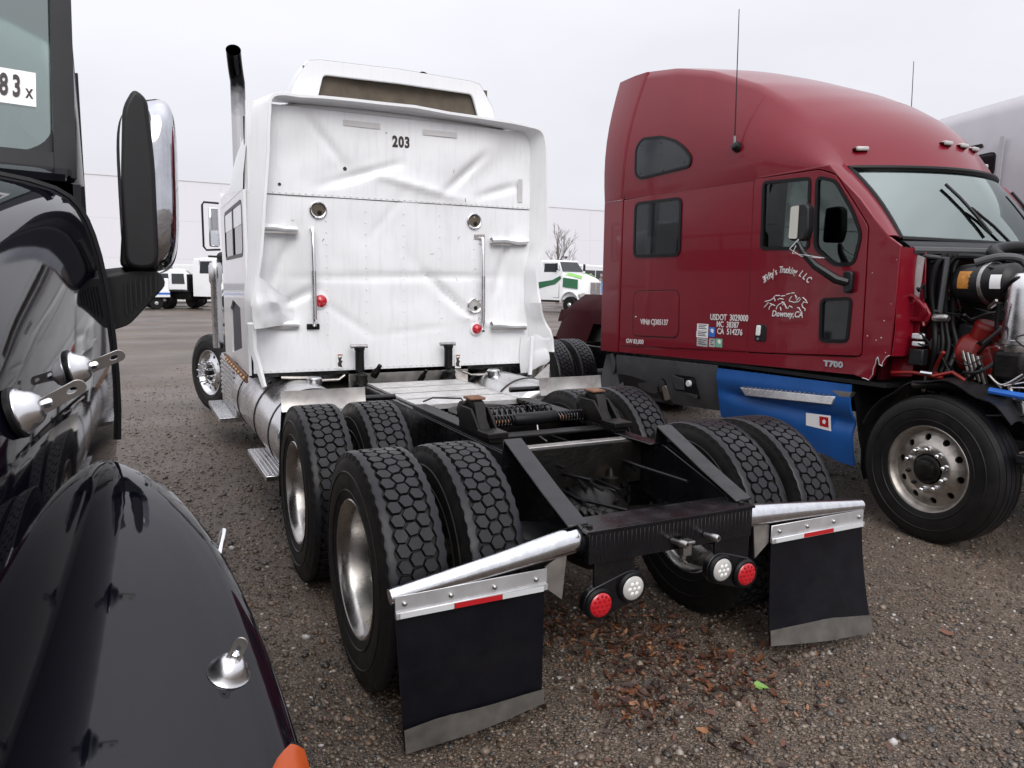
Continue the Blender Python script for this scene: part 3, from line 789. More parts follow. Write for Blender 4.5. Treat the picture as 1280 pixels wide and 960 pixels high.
    v.build('hose_fittings', M['black_dirty'], T)
    # air tank across the frame
    MB().lathe([(0,-.3),(.06,-.29),(.1,-.26),(.105,-.2),(.105,.2),(.1,.26),(.06,.29),(0,.3)], c=(0,.62,.62), n=20).build('air_tank', M['black_dirty'], T)
    # ---- tail lamps on a bracket under the crossmember
    for sx in (-1, 1):
        xi, xo = (-.21, -.368) if sx < 0 else (.272, .418)
        cx = (xi+xo)/2
        tilt = -.35 if sx < 0 else .42
        ux = Vector((math.cos(tilt)*1, 0, math.sin(tilt)*-1 if sx > 0 else math.sin(-tilt)))
        pi_, po = Vector((xi,-.66,.510)), Vector((xo,-.66,.465))
        d = (po-pi_).normalized()
        nrm = Vector((-d.z,0,d.x)); nrm = nrm if nrm.z > 0 else -nrm
        loop = []
        for c0, s0 in ((po, 1), (pi_, -1)):
            for q in range(9):
                a = -PI/2 + PI*q/8
                loop.append(c0 + d*s0*math.cos(a)*.072 + nrm*s0*math.sin(a)*.072)
        bk = MB(); n = len(loop)
        bk.add([p for p in loop] + [p+Vector((0,.035,0)) for p in loop], [tuple(range(n)), tuple(range(2*n-1, n-1, -1))] + [(i, n+i, n+(i+1) % n, (i+1) % n) for i in range(n)])
        bk.box(cx-.10, cx+.10, -.655,-.64,.50,.66)
        bo = bk.build('lamp_bracket', M['black_steel'], T, bevel=.004)
        for c, lens, inner, nm in ((pi_,'clear_lens','paper','reverse_lamp'),(po,'red_lens','red_lens_dark','tail_lamp')):
            g = empty(nm, T)
            MB().lathe([(.066,0),(.068,.012),(.060,.022),(.053,.022),(.052,.012)], c=c, ax=(0,-1,0), n=32).build('grommet', M['hose'], g)
            MB().lathe([(.052,.010),(.052,.020),(.046,.026),(.025,.029),(0,.030)], c=c, ax=(0,-1,0), n=32).build('lens', M[lens], g)
            spots = [(0,0)] + [(.022*math.cos(2*PI*q/6), .022*math.sin(2*PI*q/6)) for q in range(6)] + [(.039*math.cos(2*PI*q/12), .039*math.sin(2*PI*q/12)) for q in range(12)]
            if nm == 'reverse_lamp': spots = spots[:7]
            led = MB()
            for qx, qz in spots:
                led.lathe([(.008 if nm == 'tail_lamp' else .0135,0),(.006,.005),(0,.006)], c=c+Vector((qx,-.026 if math.hypot(qx,qz) < .03 else -.0235,qz)), ax=(0,-1,0), n=8)
            led.build('led_dots', M[inner], g)['kind'] = 'stuff'
    # ---- chrome flap hangers, brackets and flaps
    for sx in (-1, 1):
        zi, zo = (.727,.628) if sx < 0 else (.71,.668)
        X = lambda a: sx*a
        path = [(X(.445),-.59,zi),(X(.50),-.592,zi-.004),(X(.8),-.60,(zi+zo)/2+.004),(X(1.235),-.605,zo)]
        MB().tube(path, [.056,.055,.044,.030], 20).build('flap_hanger', M['wetchrome'], T)
        MB().lathe([(.07,0),(.07,.014),(.06,.016)], c=(X(.433),-.59,zi), ax=(sx,0,0), n=20).build('hanger_flange', M['black_steel'], T)
        yk = -.632
        z1o, z1i = (.64,.645) if sx < 0 else (.655,.655)
        br = MB(); z0o, z0i = z1o-.082, z1i-.082
        x0, x1 = X(.60), X(1.225)
        br.hexa([(x0,yk-.006,z0i),(x1,yk-.006,z0o),(x1,yk,z0o),(x0,yk,z0i),(x0,yk-.006,z1i),(x1,yk-.006,z1o),(x1,yk,z1o),(x0,yk,z1i)])
        br.hexa([(x0,yk-.016,z0i-.004),(x1,yk-.016,z0o-.004),(x1,yk-.0065,z0o-.004),(x0,yk-.0065,z0i-.004),(x0,yk-.016,z0i+.022),(x1,yk-.016,z0o+.022),(x1,yk-.0065,z0o+.022),(x0,yk-.0065,z0i+.022)])
        bo = br.build('flap_bracket', M['satin'], T, bevel=.002, seg=1)
        # gusset towards the frame
        MB().hexa([(X(.52),-.622,z1i-.15),(X(.60),-.622,z1i-.085),(X(.60),-.616,z1i-.085),(X(.52),-.616,z1i-.15),(X(.50),-.622,zi-.03),(X(.60),-.622,z1i),(X(.60),-.616,z1i),(X(.50),-.616,zi-.03)]).build('hanger_gusset', M['alu_dirty'], T)
        for q in range(4):
            xx = X(.65+.18*q)
            MB().lathe([(.010,0),(.010,.006),(.006,.010),(0,.011)], c=(xx,yk-.006,z1o-.032), ax=(0,-1,0), n=10).build('bolt', M['steel'], bo)
        for a, b_, mt in ((.62,.80,'tape_white'),(.802,1.0,'tape_red'),(1.002,1.21,'tape_white')):
            if sx > 0: a, b_ = {'.62':(.62,.80)}.get('x', (a, b_))
            xa, xb = sorted((X(a), X(b_)))
            MB().box(xa, xb, yk-.0185, yk-.0165, z0o+.000, z0o+.020).build('reflective_tape', M[mt], bo)
        # rubber flap: hangs from the bracket, lightly curled, with a weighted cut-off tip
        sw = -.012 if sx < 0 else -.10
        def flap_pt(u, v, sx=sx, sw=sw, z0o=z0o):
            xa = .605 + (1.222-.605)*u
            zt = z0o+.004
            zb = .075 - (.05*u if sx < 0 else .035*u)
            z = zt + (zb-zt)*v
            y = yk + .004 + sw*v**1.7*(.4+.6*u) + .010*math.sin(u*5.5+v*2)*v
            return (X(xa + (.02 if sx > 0 else -.03)*v*u), y, z)
        MB().sheet(flap_pt, 10, 14, .007).build('mud_flap', M['flap'], T)
        def tip_pt(u, v):
            a = Vector(flap_pt(u, 1.0)); b = Vector(flap_pt(u, .80 + .10*abs(u-.75) if sx < 0 else .80 + .10*abs(u-.55)))
            p = a + (b-a)*v; return (p.x, p.y-.014, p.z)
        o = MB().sheet(tip_pt, 10, 2, .004).build('flap_weight', mat('worn_plate', (.075,.068,.06), .6, var=.4, vscale=14, damt=.4, dirt=(.12,.11,.10), dscale=10), T)
    # ---- quarter fender plates ahead of the drive tyres
    for sx in (-1, 1):
        p = MB().sheet(lambda u, v: (sx*(.66+.545*u), 1.76+.006*math.sin(u*7)-.03*v*v, 1.062-.13*v), 10, 3, .004)
        p.build('fender_plate', M['alu_dirty'], T)
        MB().sheet(lambda u, v: (sx*(.94+.265*u), 1.76+.17*math.sin(v*1.5), .93-.60*v), 4, 10, .008).build('splash_guard', M['black_plastic'], T)
        MB().tube([(sx*.44,1.80,.98),(sx*1.1,1.80,.98)], .02, 10).build('fender_arm', M['black_steel'], T)
    # ---- deck plate between cab and fifth wheel
    dk = MB().box(-.375,.375,1.50,2.68,.949,.957)
    rs = random.Random(1)
    n = 0
    for iy in range(44):
        for ix in range(28):
            x = -.36+.0262*ix+(.0131 if iy % 2 else 0); y = 1.515+.0262*iy
            if x > .365: continue
            a = PI/4 if (ix+iy) % 2 else -PI/4
            d = Vector((math.cos(a),math.sin(a),0))*.0105; e = Vector((-d.y,d.x,0))*.3
            c = Vector((x,y,.957))
            dk.add([c-d, c+e, c+d, c-e, c+Vector((0,0,.0022))], [(0,3,4),(3,2,4),(2,1,4),(1,0,4)])
    dk.box(-.385,-.3755,1.50,2.68,.93,.962); dk.box(.3755,.385,1.50,2.68,.93,.962); dk.box(-.385,.385,1.485,1.4995,.93,.962)
    dk.build('deck_plate', M['deck'], T, fix=False, smooth=20)
    for yy in (1.78, 2.06, 2.36):
        MB().box(-.37,.37,yy,yy+.008,.958,.961).build('deck_seam', M['alu_dirty'], T)
    MB().box(-.40,-.386,1.3,2.75,.90,.945).build('deck_angle', M['black_steel'], T)
    # ---- fifth-wheel slider base: two pedestals, coil springs and cross tube, plate removed
    MB().box(-.425,-.33,.30,1.48,.9455,.972).build('slider_rail', M['black_dirty'], T, bevel=.004)
    MB().box(.33,.425,.30,1.48,.9455,.972).build('slider_rail', M['black_dirty'], T, bevel=.004)
    for sx in (-1, 1):
        for q in range(17): MB().box(min(sx*.315,sx*.329), max(sx*.315,sx*.329), .40+.06*q, .43+.06*q, .950, .968).build('slider_tooth', M['black_dirty'], T)
        pd = MB()
        pd.prism([(.30,.972),(.33,.985),(.42,.99),(.47,1.04),(.50,1.115),(.53,1.135),(.62,1.135),(.65,1.10),(.66,.972)], lambda u, v, w: (sx*(.385)+w, u, v), -.032, .032)
        pd.prism([(.27,.973),(.27,1.005),(.40,1.005),(.43,.973)], lambda u, v, w: (sx*(.385)+w, u, v), -.06, .06)
        for e in (-.05,.05): pd.prism([(.36,.973),(.50,1.10),(.64,1.10),(.66,.973)], lambda u, v, w: (sx*.385+e+w, u, v), -.008, .008)
        po = pd.build('fifth_wheel_pedestal', M['black_dirty'], T, bevel=.006)
        MB().box(sx*.385-.047, sx*.385+.047, .525,.625,1.136,1.150).build('bearing_pad', M['rust'], po, bevel=.006)
        MB().lathe([(.05,-.055),(.06,-.05),(.06,.05),(.05,.055)], c=(sx*.385,.64,1.06), n=18).build('pivot_sleeve', M['black_dirty'], po)
    def coil(y, z, x0, x1, r, turns, wire, nm):
        path = []
        N = int(turns*12)
        for i in range(N+1):
            a = 2*PI*i/12
            path.append((x0+(x1-x0)*i/N, y+r*math.cos(a), z+r*math.sin(a)))
        MB().tube(path, wire, 5).build(nm, M['black_steel'], T)
    coil(.93,.985,-.30,.30,.030,17,.0065,'coil_spring')
    coil(.60,1.00,-.33,-.12,.028,11,.0055,'coil_spring')
    coil(.60,1.00,.14,.33,.028,10,.0055,'coil_spring')
    MB().lathe([(.024,-.14),(.03,-.13),(.036,-.12),(.036,.13),(.03,.14),(.024,.15)], c=(0,.60,1.0), n=18).build('slider_cylinder', M['hose'], T)
    MB().box(-.33,.33,.74,.80,.95,.965).build('slider_crossbar', M['rust'], T, bevel=.004)
    MB().box(-.33,.33,.36,.46,.948,.962).build('slider_crossbar', M['black_dirty'], T, bevel=.004)
    MB().box(-.30,.42,.18,.24,.92,.935).build('slider_crossbar', M['alu_dirty'], T, bevel=.004)
    MB().tube([(.02,.6,.96),(.02,.58,.9),(.03,.5,.88)], .006, 6).build('release_cable', M['steel'], T)
    MB().lathe([(.25,-.015),(.25,.0),(.235,.003),(.20,.003),(.19,-.01)], c=(-.02,1.20,.955), ax=(0,0,1), n=36).build('grease_ring', M['black_dirty'], T)
    MB().tube([(-.36,1.46,.99),(-.30,1.44,1.015),(-.10,1.44,1.0),(-.08,1.42,.96)], .006, 6).build('air_line', M['hose'], T)
    # ---- fuel tanks, straps, steps
    for sx in (-1, 1):
        cx, cz, r = sx*.875, .655, .325
        tk = MB().lathe([(0,-.02),(.20,-.018),(.285,.0),(r-.006,.025),(r,.05),(r,2.60),(.30,2.65),(0,2.66)], c=(cx,1.98,cz), ax=(0,1,0), n=48).build('fuel_tank', M['alu'], T, smooth=50)
        for yy in (2.35, 3.05, 4.1):
            MB().lathe([(r+.0015,0),(r+.006,.002),(r+.006,.024),(r+.0015,.026)], c=(cx,yy,cz), ax=(0,1,0), n=48).build('tank_strap', M['black_plastic'] if yy < 3 else M['hose'], tk)
        MB().lathe([(.06,0),(.06,.05),(.05,.06),(0,.06)], c=(cx-sx*.1,2.8,cz+r-.03), ax=(0,0,1), n=20).build('filler_cap', M['alu'], tk)
        # hanging step below the tank
        st = MB().box(min(sx*1.06,sx*1.235), max(sx*1.06,sx*1.235), 2.28, 3.25, .345, .385)
        for q in range(5):
            xx = 1.085+.03*q; st.box(min(sx*xx,sx*(xx+.012)), max(sx*xx,sx*(xx+.012)), 2.30, 3.23, .3855, .392)
        st.build('tank_step', M['alu'], T, bevel=.004)
        # battery-box steps ahead of the tank
        bx = MB().box(min(sx*.70,sx*1.13), max(sx*.70,sx*1.13), 4.85, 6.2, .36, .92)
        bo = bx.build('step_box', M['alu'], T, bevel=.02)
        for q in range(9):
            MB().box(min(sx*1.131,sx*1.145), max(sx*1.131,sx*1.145), 4.90, 6.15, .46+.05*q, .485+.05*q).build('step_rib', M['alu'], bo)
        s2 = MB().box(min(sx*.9,sx*1.28), max(sx*.9,sx*1.28), 5.0, 6.25, .30, .35)
        for q in range(8):
            xx = 1.15+.016*q; s2.box(min(sx*xx,sx*(xx+.007)), max(sx*xx,sx*(xx+.007)), 5.02, 6.23, .351, .358)
        s2.build('lower_step', M['alu'], T, bevel=.006)
    # ---- sleeper
    back_y, lip_y = 2.97, 2.83
    def dents(x, z):
        d = .020*noise.noise(Vector((x*1.3, z*1.3, 1.7))) + .008*noise.noise(Vector((x*4, z*4, 3)))
        for (cx, cz, su, sv, an, am) in ((-.45,2.62,.40,.09,.35,.035),(.15,2.55,.45,.07,-.25,-.03),(.75,2.70,.30,.12,.7,.045),(1.0,2.75,.14,.3,.2,.05),(-.85,2.75,.25,.2,.4,.03),
                (.05,1.80,.9,.035,.02,.016),(.45,1.62,.42,.045,-.75,.03),(.62,1.45,.30,.05,-.6,-.03),(-.9,1.75,.22,.3,.3,.05),(-1.0,1.5,.2,.16,-.5,.07),(.95,1.75,.2,.25,.2,.05),(.3,1.30,.4,.1,.1,.012),(-.2,2.2,.5,.16,.2,.012),(.2,2.72,.5,.2,.1,-.02)):
            u = (x-cx)*math.cos(an)+(z-cz)*math.sin(an); v = -(x-cx)*math.sin(an)+(z-cz)*math.cos(an)
            d += .55*am*gauss(u, v, su, sv)
        for (cx, cz, su, wv, an, am) in ((-.35,2.60,.42,.05,.32,.030),(-.62,2.86,.3,.05,-.9,.022),(.55,2.66,.34,.05,.75,.030),(.2,2.53,.5,.04,-.2,-.022),(.88,2.55,.26,.05,.3,.03),(.48,1.60,.42,.04,-.72,.032),(.70,1.42,.2,.035,-.35,-.025),(.0,1.80,.95,.022,.015,.014),(-.95,1.95,.3,.06,1.2,.03),(-.85,1.62,.22,.05,.5,.03),(.95,1.95,.35,.05,1.35,.03),(-.1,2.32,.35,.04,.9,.010),(.1,1.35,.4,.03,.1,.008),(-.45,1.45,.3,.04,-.6,.012)):
            u = (x-cx)*math.cos(an)+(z-cz)*math.sin(an); v = -(x-cx)*math.sin(an)+(z-cz)*math.cos(an)
            d += 1.25*am*max(0, 1-abs(v)/wv)**1.15*max(0, 1-(u/su)**2)
        return d*1.1
    P1 = MB().sheet(lambda u, v: (-1.20+2.40*u, back_y+dents(-1.20+2.4*u, 2.415+.66*v)*(.35+.65*math.sin(PI*min(max(v,.06),.94))), 2.415+.66*v), 84, 26, .004)
    P1.build('upper_back_panel', M['white_panel'], T, smooth=60)
    P2 = MB().sheet(lambda u, v: (-1.20+2.40*u, back_y+.006+dents(-1.20+2.4*u, 1.035+1.385*v)*(.4+.6*math.sin(PI*min(max(v,.1),.97))), 1.035+1.385*v), 84, 50, .004)
    P2.build('lower_back_panel', M['white_panel'], T, smooth=60)
    rv = MB()
    for i in range(48):
        x = -1.17+.05*i
        for z in (2.43, 1.055):
            rv.lathe([(.0075,0),(.006,.004),(0,.005)], c=(x, back_y+dents(x, z)*.4-.002+(.006 if z < 2 else 0), z), ax=(0,-1,0), n=6)
    for x in (-.62,-.3,.02,.34,.66):
        for i in range(14):
            z = 1.15+.09*i
            rv.lathe([(.006,0),(.005,.003),(0,.004)], c=(x, back_y+.006+dents(x, z)*.9-.004, z), ax=(0,-1,0), n=5)
    rv.build('rivets', M['white'], T)['kind'] = 'stuff'
    MB().box(-1.19,1.19,back_y+.002,back_y+.010,2.409,2.4145).build('panel_joint', M['grey_plastic'], T)
    rs = random.Random(4)
    scuff = mat('scuff_mark', (.20,.19,.18), .6, var=.3, vscale=30)
    for i in range(11):
        x = rs.choice([rs.uniform(-1.0,1.0), rs.uniform(.4,1.0)]); z = rs.choice([rs.uniform(2.45,2.95), rs.uniform(1.1,2.3)])
        a = rs.uniform(-.5,.5)+rs.choice([0,1.4]); L_ = rs.uniform(.012,.035)
        pts = []
        for k in range(5):
            q = (k/4-.5)*L_; xx, zz = x+q*math.cos(a), z+q*math.sin(a)
            f_ = (.35+.65*math.sin(PI*min(max((zz-2.415)/.66,.06),.94))) if zz > 2.415 else (.4+.6*math.sin(PI*min(max((zz-1.035)/1.385,.1),.97)))
            pts.append((xx, back_y+(0 if zz > 2.415 else .006)+dents(xx, zz)*f_-.0015, zz))
        MB().tube(pts, rs.uniform(.0012,.0028), 5).build('scuff', scuff, T)
    def on_back(x, z): return back_y+.004+dents(x, z)*(.9)
    text('lettering', '203', .118, M['black_ink'], T, (.005, on_back(0,2.885)-.006, 2.885), (1,0,0), (0,0,1), bold=.0055, spacing=1.15, sx=.76)
    for x0, x1, z in ((-.47,-.17,2.995),(.19,.49,2.985)):
        MB().sheet(lambda u, v: (x0+(x1-x0)*u, on_back(x0+(x1-x0)*u, z)-.012, z-.022+.044*v), 8, 2, .002).build('tape_remnant', M['alu_dirty'] if 0 else mat('old_tape', (.55,.54,.54), .6, var=.1), T)
    MB().sheet(lambda u, v: (1.075+.045*u, on_back(1.09, 2.55)-.02, 2.47+.2*v), 2, 6, .002).build('tape_remnant', mat('old_tape', (.55,.54,.54), .6, var=.1), T)
    for x, z, r in ((-.456,2.645,.016),(-.969,2.488,.013),(-.12,2.95,.005)):
        MB().lathe([(r,0),(r*.8,.003),(0,.003)], c=(x,on_back(x,z)-.008,z), ax=(0,-1,0), n=12).build('bolt_hole', M['black_ink'], T)
    # round vents
    for x, z in ((-.681,2.31),(.659,2.286),(.664,1.56)):
        g = empty('cab_vent', T)
        yb = on_back(x, z)-.004
        MB().lathe([(.066,0),(.068,.010),(.060,.016),(.052,.012),(.050,.002)], c=(x,yb,z), ax=(0,-1,0), n=28).build('ring', M['alu'], g)
        MB().lathe([(.052,.003),(0,.0035)], c=(x,yb,z), ax=(0,-1,0), n=24).build('grille', M['brown_mesh'] if z > 2 else M['deck'], g)
        MB().lathe([(.018,0),(.016,.008),(0,.009)], c=(x+.01,yb-.004,z-.02), ax=(0,-1,0), n=10).build('latch', M['black_dirty'], g)
    for x, z, r in ((-.674,1.60,.050),(.681,1.357,.044)):
        g = empty('marker_lamp', T); yb = on_back(x, z)-.002
        MB().lathe([(r+.014,0),(r+.015,.010),(r,.014)], c=(x,yb,z), ax=(0,-1,0), n=24).build('bezel', M['white'], g)
        MB().lathe([(r,.006),(r*.95,.028),(r*.6,.045),(0,.050)], c=(x,yb,z), ax=(0,-1,0), n=24).build('lens', M['red_lens'], g)
    # grab handles
    for x, z0, z1 in ((-.735,1.395,2.175),(.722,1.345,2.155)):
        g = empty('grab_handle', T)
        xo = .02 if x < 0 else .0
        yb = on_back(x, 1.8)
        MB().tube([(x,yb,z1-.012),(x,yb-.06,z1-.015),(x,yb-.075,z1-.05),(x,yb-.075,z0+.05),(x,yb-.06,z0+.015),(x,yb,z0+.012)], .0145, 12).build('bar', M['chrome'], g)
        MB().tube([(x,yb-.075,z1-.34),(x,yb-.075,z0+.06)], .020, 12).build('grip', M['alu'], g)
        MB().obox((x-.01,yb-.008,z1),(.10,.02,.045)).build('foot', M['alu_dirty'], g, bevel=.005)
        MB().obox((x,yb-.008,z0),(.10,.02,.045)).build('foot', M['black_dirty'], g, bevel=.005)
    # extender brackets: bent box rails
    for (x0, z0, x1, z1) in ((-1.16,2.165,-.85,2.150),(-1.19,1.435,-.85,1.415),(.81,2.135,1.16,2.125),(.81,1.395,1.16,1.375)):
        def rail(u, v):
            x = x0+(x1-x0)*u; a = 2*PI*v
            yy = on_back(x, z0)-.035
            return (x, yy+.036*math.cos(a)+.010*noise.noise(Vector((x*9, 1, z0))), z0+(z1-z0)*u+.026*math.sin(a)+.010*noise.noise(Vector((x*8, 3, z0))))
        MB().grid(rail, 24, 8).build('extender_rail', M['white'], T, smooth=50)
        MB().obox(((x0+x1)/2, on_back((x0+x1)/2, z0)-.05, (z0+z1)/2-.035), (abs(x1-x0), .012, .014)).build('rail_lip', M['alu_dirty'], T)
    # flared frame round the back: path goes left foot - up - across - right foot
    lip = [(-1.215,1.42),(-1.225,1.62),(-1.205,1.72),(-1.165,1.90),(-1.147,2.05),(-1.114,2.39),(-1.09,2.62),(-1.075,2.90),(-1.068,3.0),(-1.05,3.055),(-1.01,3.078),(-.93,3.085),(-.6,3.098),(-.1,3.104),(.5,3.09),(1.02,3.06),(1.10,3.05),(1.15,3.025),(1.175,2.97),(1.19,2.88),(1.21,2.37),(1.213,2.13),(1.17,1.996),(1.094,1.892),(1.121,1.721),(1.15,1.55),(1.20,1.42),(1.28,1.32),(1.30,1.16)]
    base = [(-1.225,1.42),(-1.225,1.62),(-1.22,1.72),(-1.21,1.90),(-1.205,2.05),(-1.20,2.39),(-1.19,2.62),(-1.18,2.90),(-1.175,3.0),(-1.14,3.065),(-1.08,3.09),(-.98,3.10),(-.6,3.115),(-.1,3.12),(.5,3.11),(1.02,3.085),(1.10,3.075),(1.16,3.04),(1.19,2.97),(1.198,2.88),(1.20,2.37),(1.20,2.13),(1.185,1.996),(1.16,1.892),(1.16,1.721),(1.17,1.55),(1.19,1.42),(1.20,1.32),(1.20,1.16)]
    lip = [(x+(.025 if x < -.9 else (.09 if x > .9 else .03)), z+(z-1.765)*.027) for x, z in lip]
    # resample smoothly
    def resample(pts, n):
        P = [Vector((a, 0, b)) for a, b in pts]; L = [0]
        for i in range(1, len(P)): L.append(L[-1]+(P[i]-P[i-1]).length)
        X_ = np.array([p.x for p in P]); Z_ = np.array([p.z for p in P])
        t = np.linspace(0, L[-1], n); return np.interp(t, L, X_), np.interp(t, L, Z_)
    def chaikin(pts, it=2):
        for _ in range(it):
            q = [pts[0]]
            for a, b in zip(pts[:-1], pts[1:]):
                q += [(a[0]*.75+b[0]*.25, a[1]*.75+b[1]*.25), (a[0]*.25+b[0]*.75, a[1]*.25+b[1]*.75)]
            q.append(pts[-1]); pts = q
        return pts
    lip2, base2 = chaikin(lip, 1), chaikin(base, 1)
    n = len(lip2)
    lx_ = [p[0] for p in lip2]; lz_ = [p[1] for p in lip2]
    bx_ = [p[0] for p in base2]; bz_ = [p[1] for p in base2]
    secs = []
    for i in range(n):
        f = .0 if lz_[i] > 2.0 else min(1, (2.0-lz_[i])/.5)
        cr = f*.03
        nx = noise.noise(Vector((bx_[i]*4, bz_[i]*6, 2)))*cr
        dx = bx_[i]; dz = bz_[i]-2.0
        # outward direction of the frame
        t = Vector((lx_[min(i+1,n-1)]-lx_[max(i-1,0)], 0, lz_[min(i+1,n-1)]-lz_[max(i-1,0)]))
        o_ = Vector((-t.z, 0, t.x)).normalized() if t.length else Vector((1,0,0))
        B = Vector((bx_[i], back_y+.02, bz_[i])); Lp = Vector((lx_[i]+nx, lip_y+nx*2, lz_[i]))
        oy = Vector((0,1,0))
        dn = .012*noise.noise(Vector((lx_[i]*7, lz_[i]*7, 8)))*(1 if lz_[i] > 3.0 or f > 0 else .3)
        Lp = Lp+o_*dn
        sec = [B - o_*.006, B*.5+Lp*.5 - o_*(.006-nx*1.5), Lp - o_*.004, Lp + oy*.0 + o_*.016, Lp + oy*.012 + o_*.020, B*.45+Lp*.55 + o_*(.020+nx), B + o_*.022 + oy*.03]
        secs.append(sec)
    MB().loft(secs, closed=True).build('rear_flare', M['white'], T, smooth=24)
    # torn lower right corner skin
    MB().sheet(lambda u, v: (1.13+.16*u-.02*math.sin(v*3), 2.72+.24*(1-u)-.02*math.sin(v*8)*u, .93+.14*u*(1-v)+.36*v+.03*noise.noise(Vector((u*3,v*4,1)))), 10, 12, .003).build('corner_skin', M['white'], T, smooth=50)
    MB().obox((1.135,2.78,1.12),(.03,.03,.34), rotm('Y', .05)).build('corner_post', M['white'], T, bevel=.004)
    MB().sheet(lambda u, v: (1.15+.14*u, 2.74-.02*u, .93-.20*v+.12*u*(1-v)), 3, 3, .003).build('corner_patch', M['deck'], T)
    # crumpled lower left corner
    def crumple_old(u, v):
        p = Vector((-1.228+.33*u, 2.69+.27*u**.8, 1.405+.05*u+(.36-.10*u)*v))
        f = math.sin(PI*min(1,u*1.15))*math.sin(PI*v)
        k = noise.cell(Vector((u*2.6, v*2.2, 5)))*.0 + abs(noise.noise(Vector((u*2.3+v*1.3, v*2.1, 5))))*.11
        return tuple(p + Vector((-.03*(1-u)*math.sin(v*3), -.10*f+k*f, .03*f*math.sin(u*5))))
    def crumple(u, v):
        x = -1.222+.34*u; z = 1.40+.02*u+(.40-.22*u)*v
        s_ = u*u*(3-2*u)
        y = 2.70+(on_back(x, z)-.004-2.70)*s_
        f = math.sin(PI*u)*math.sin(PI*min(1, v*1.1))
        fold = abs(((u*1.7+v*.9) % 1.0)-.5)*.10 + abs(((u*.6-v*1.9+.3) % 1.0)-.5)*.06
        return (x-.015*math.sin(v*5)*(1-u), y-f*(.11-fold), z+.02*f)
    MB().sheet(crumple, 22, 18, .003).build('crumpled_skin', M['white'], T, smooth=22)
    MB().tube([(-1.235,2.76,1.44),(-1.225,2.80,1.25),(-1.19,2.78,1.10),(-1.16,2.74,.96)], [.035,.03,.028,.02], 6).build('hanging_trim', M['white'], T, smooth=30)
    # sleeper sides, roof
    def side_sec(y):
        f = (y-2.98)/(4.95-2.98)
        zt = interp([2.98,3.3,3.6,4.0,4.4,4.7,4.95], [3.09,3.15,3.14,3.05,2.88,2.72,2.60], y)
        w = 1.235-.035*f
        ins = interp([2.98,3.6,4.95],[.10,.14,.09], y)
        half = [(w,2.44),(w-.006,2.55),(w-.03,zt-.36),(w-ins*.75,zt-.18),(w-ins-.06,zt-.07),(w-ins-.17,zt-.015),(w-.55,zt+.03),(0,zt+.05)]
        return [(-x, y, z) for x, z in half] + [(x, y, z) for x, z in reversed(half[:-1])]
    MB().loft([side_sec(2.985+(4.95-2.985)*i/14) for i in range(15)], closed=False, caps=False).build('sleeper_roof', M['white'], T, smooth=50)
    for sx in (-1, 1):
        outl = [(2.985,1.02),(4.95,1.02),(4.95,2.437),(2.985,2.437)]
        hole = [(3.42,1.20),(4.28,1.09),(4.30,1.50),(4.05,1.58),(3.46,1.53)] if sx < 0 else []
        win = roundpoly([(3.12,1.955),(4.55,1.955),(4.55,2.36),(3.12,2.36)], .08)
        MB().plate(outl, [win] + ([hole] if hole else []), lambda u, v, w: (sx*(1.235+w-.035*(u-2.98)/1.97), u, v), .02).build('sleeper_side', M['white'], T)
        g = empty('sleeper_window', T)
        mpw = lambda u, v, w: (sx*(1.238+w-.035*(u-2.98)/1.97), u, v)
        MB().plate(offset(win, -.018), [offset(win, .012)], mpw, .012).build('window_frame', M['hose'], g)
        MB().plate(offset(win, .010), [], lambda u, v, w: mpw(u, v, w-.006), .004).build('pane', M['glass_dark'], g)
        MB().box(min(sx*1.20,sx*1.226), max(sx*1.20,sx*1.226), 3.78,3.83,1.96,2.355).build('window_divider', M['hose'], g)
        MB().plate(roundpoly([(3.16,2.19),(4.51,2.19),(4.51,2.345),(3.16,2.345)], .03), [], lambda u, v, w: mpw(u, v, w-.003), .002).build('blind', M['white'], g)
        if sx < 0:
            MB().box(-1.19,-1.17,3.35,4.4,1.05,1.62).build('torn_lining', M['navy'], T)
    MB().box(-1.22,1.22,3.0,4.93,1.0,1.03).build('sleeper_floor', M['black_steel'], T)
    MB().box(-1.20,1.20,4.935,4.955,1.0,2.6).build('sleeper_bulkhead', M['white'], T)
    MB().box(-1.195,1.195,3.15,3.16,1.04,3.0).build('back_lining', M['navy'], T)
    # clearance lamp strip below the sleeper side
    stp = MB().hexa([(-1.255,3.05,.955),(-1.235,3.05,.955),(-1.235,4.45,1.0),(-1.255,4.45,1.0),(-1.255,3.05,1.01),(-1.235,3.05,1.01),(-1.235,4.45,1.055),(-1.255,4.45,1.055)]).build('lamp_strip', M['rust'], T)
    for i in range(9):
        y = 3.12+.157*i
        MB().lathe([(.018,0),(.016,.012),(0,.018)], c=(-1.256,y,.985+.0322*(y-3.05)), ax=(-1,0,0), n=12).build('strip_lamp', M['amber_pale'], stp)
    # cab shocks and fittings under the back
    for x in (-.388, .386):
        g = empty('cab_shock', T)
        MB().lathe([(.036,0),(.036,.17),(.042,.175),(.042,.20),(.03,.205)], c=(x,2.885,1.03), ax=(0,0,1), n=18).build('body', M['hose'], g)
        MB().tube([(x-.07,2.90,1.235),(x+.07,2.90,1.235)], .016, 10).build('pin', M['steel'], g)
        MB().lathe([(.05,0),(.06,.02),(.045,.07),(.05,.1),(.035,.12)], c=(x+.01,2.87,.90), ax=(0,0,1), n=14).build('boot', M['black_dirty'], g)
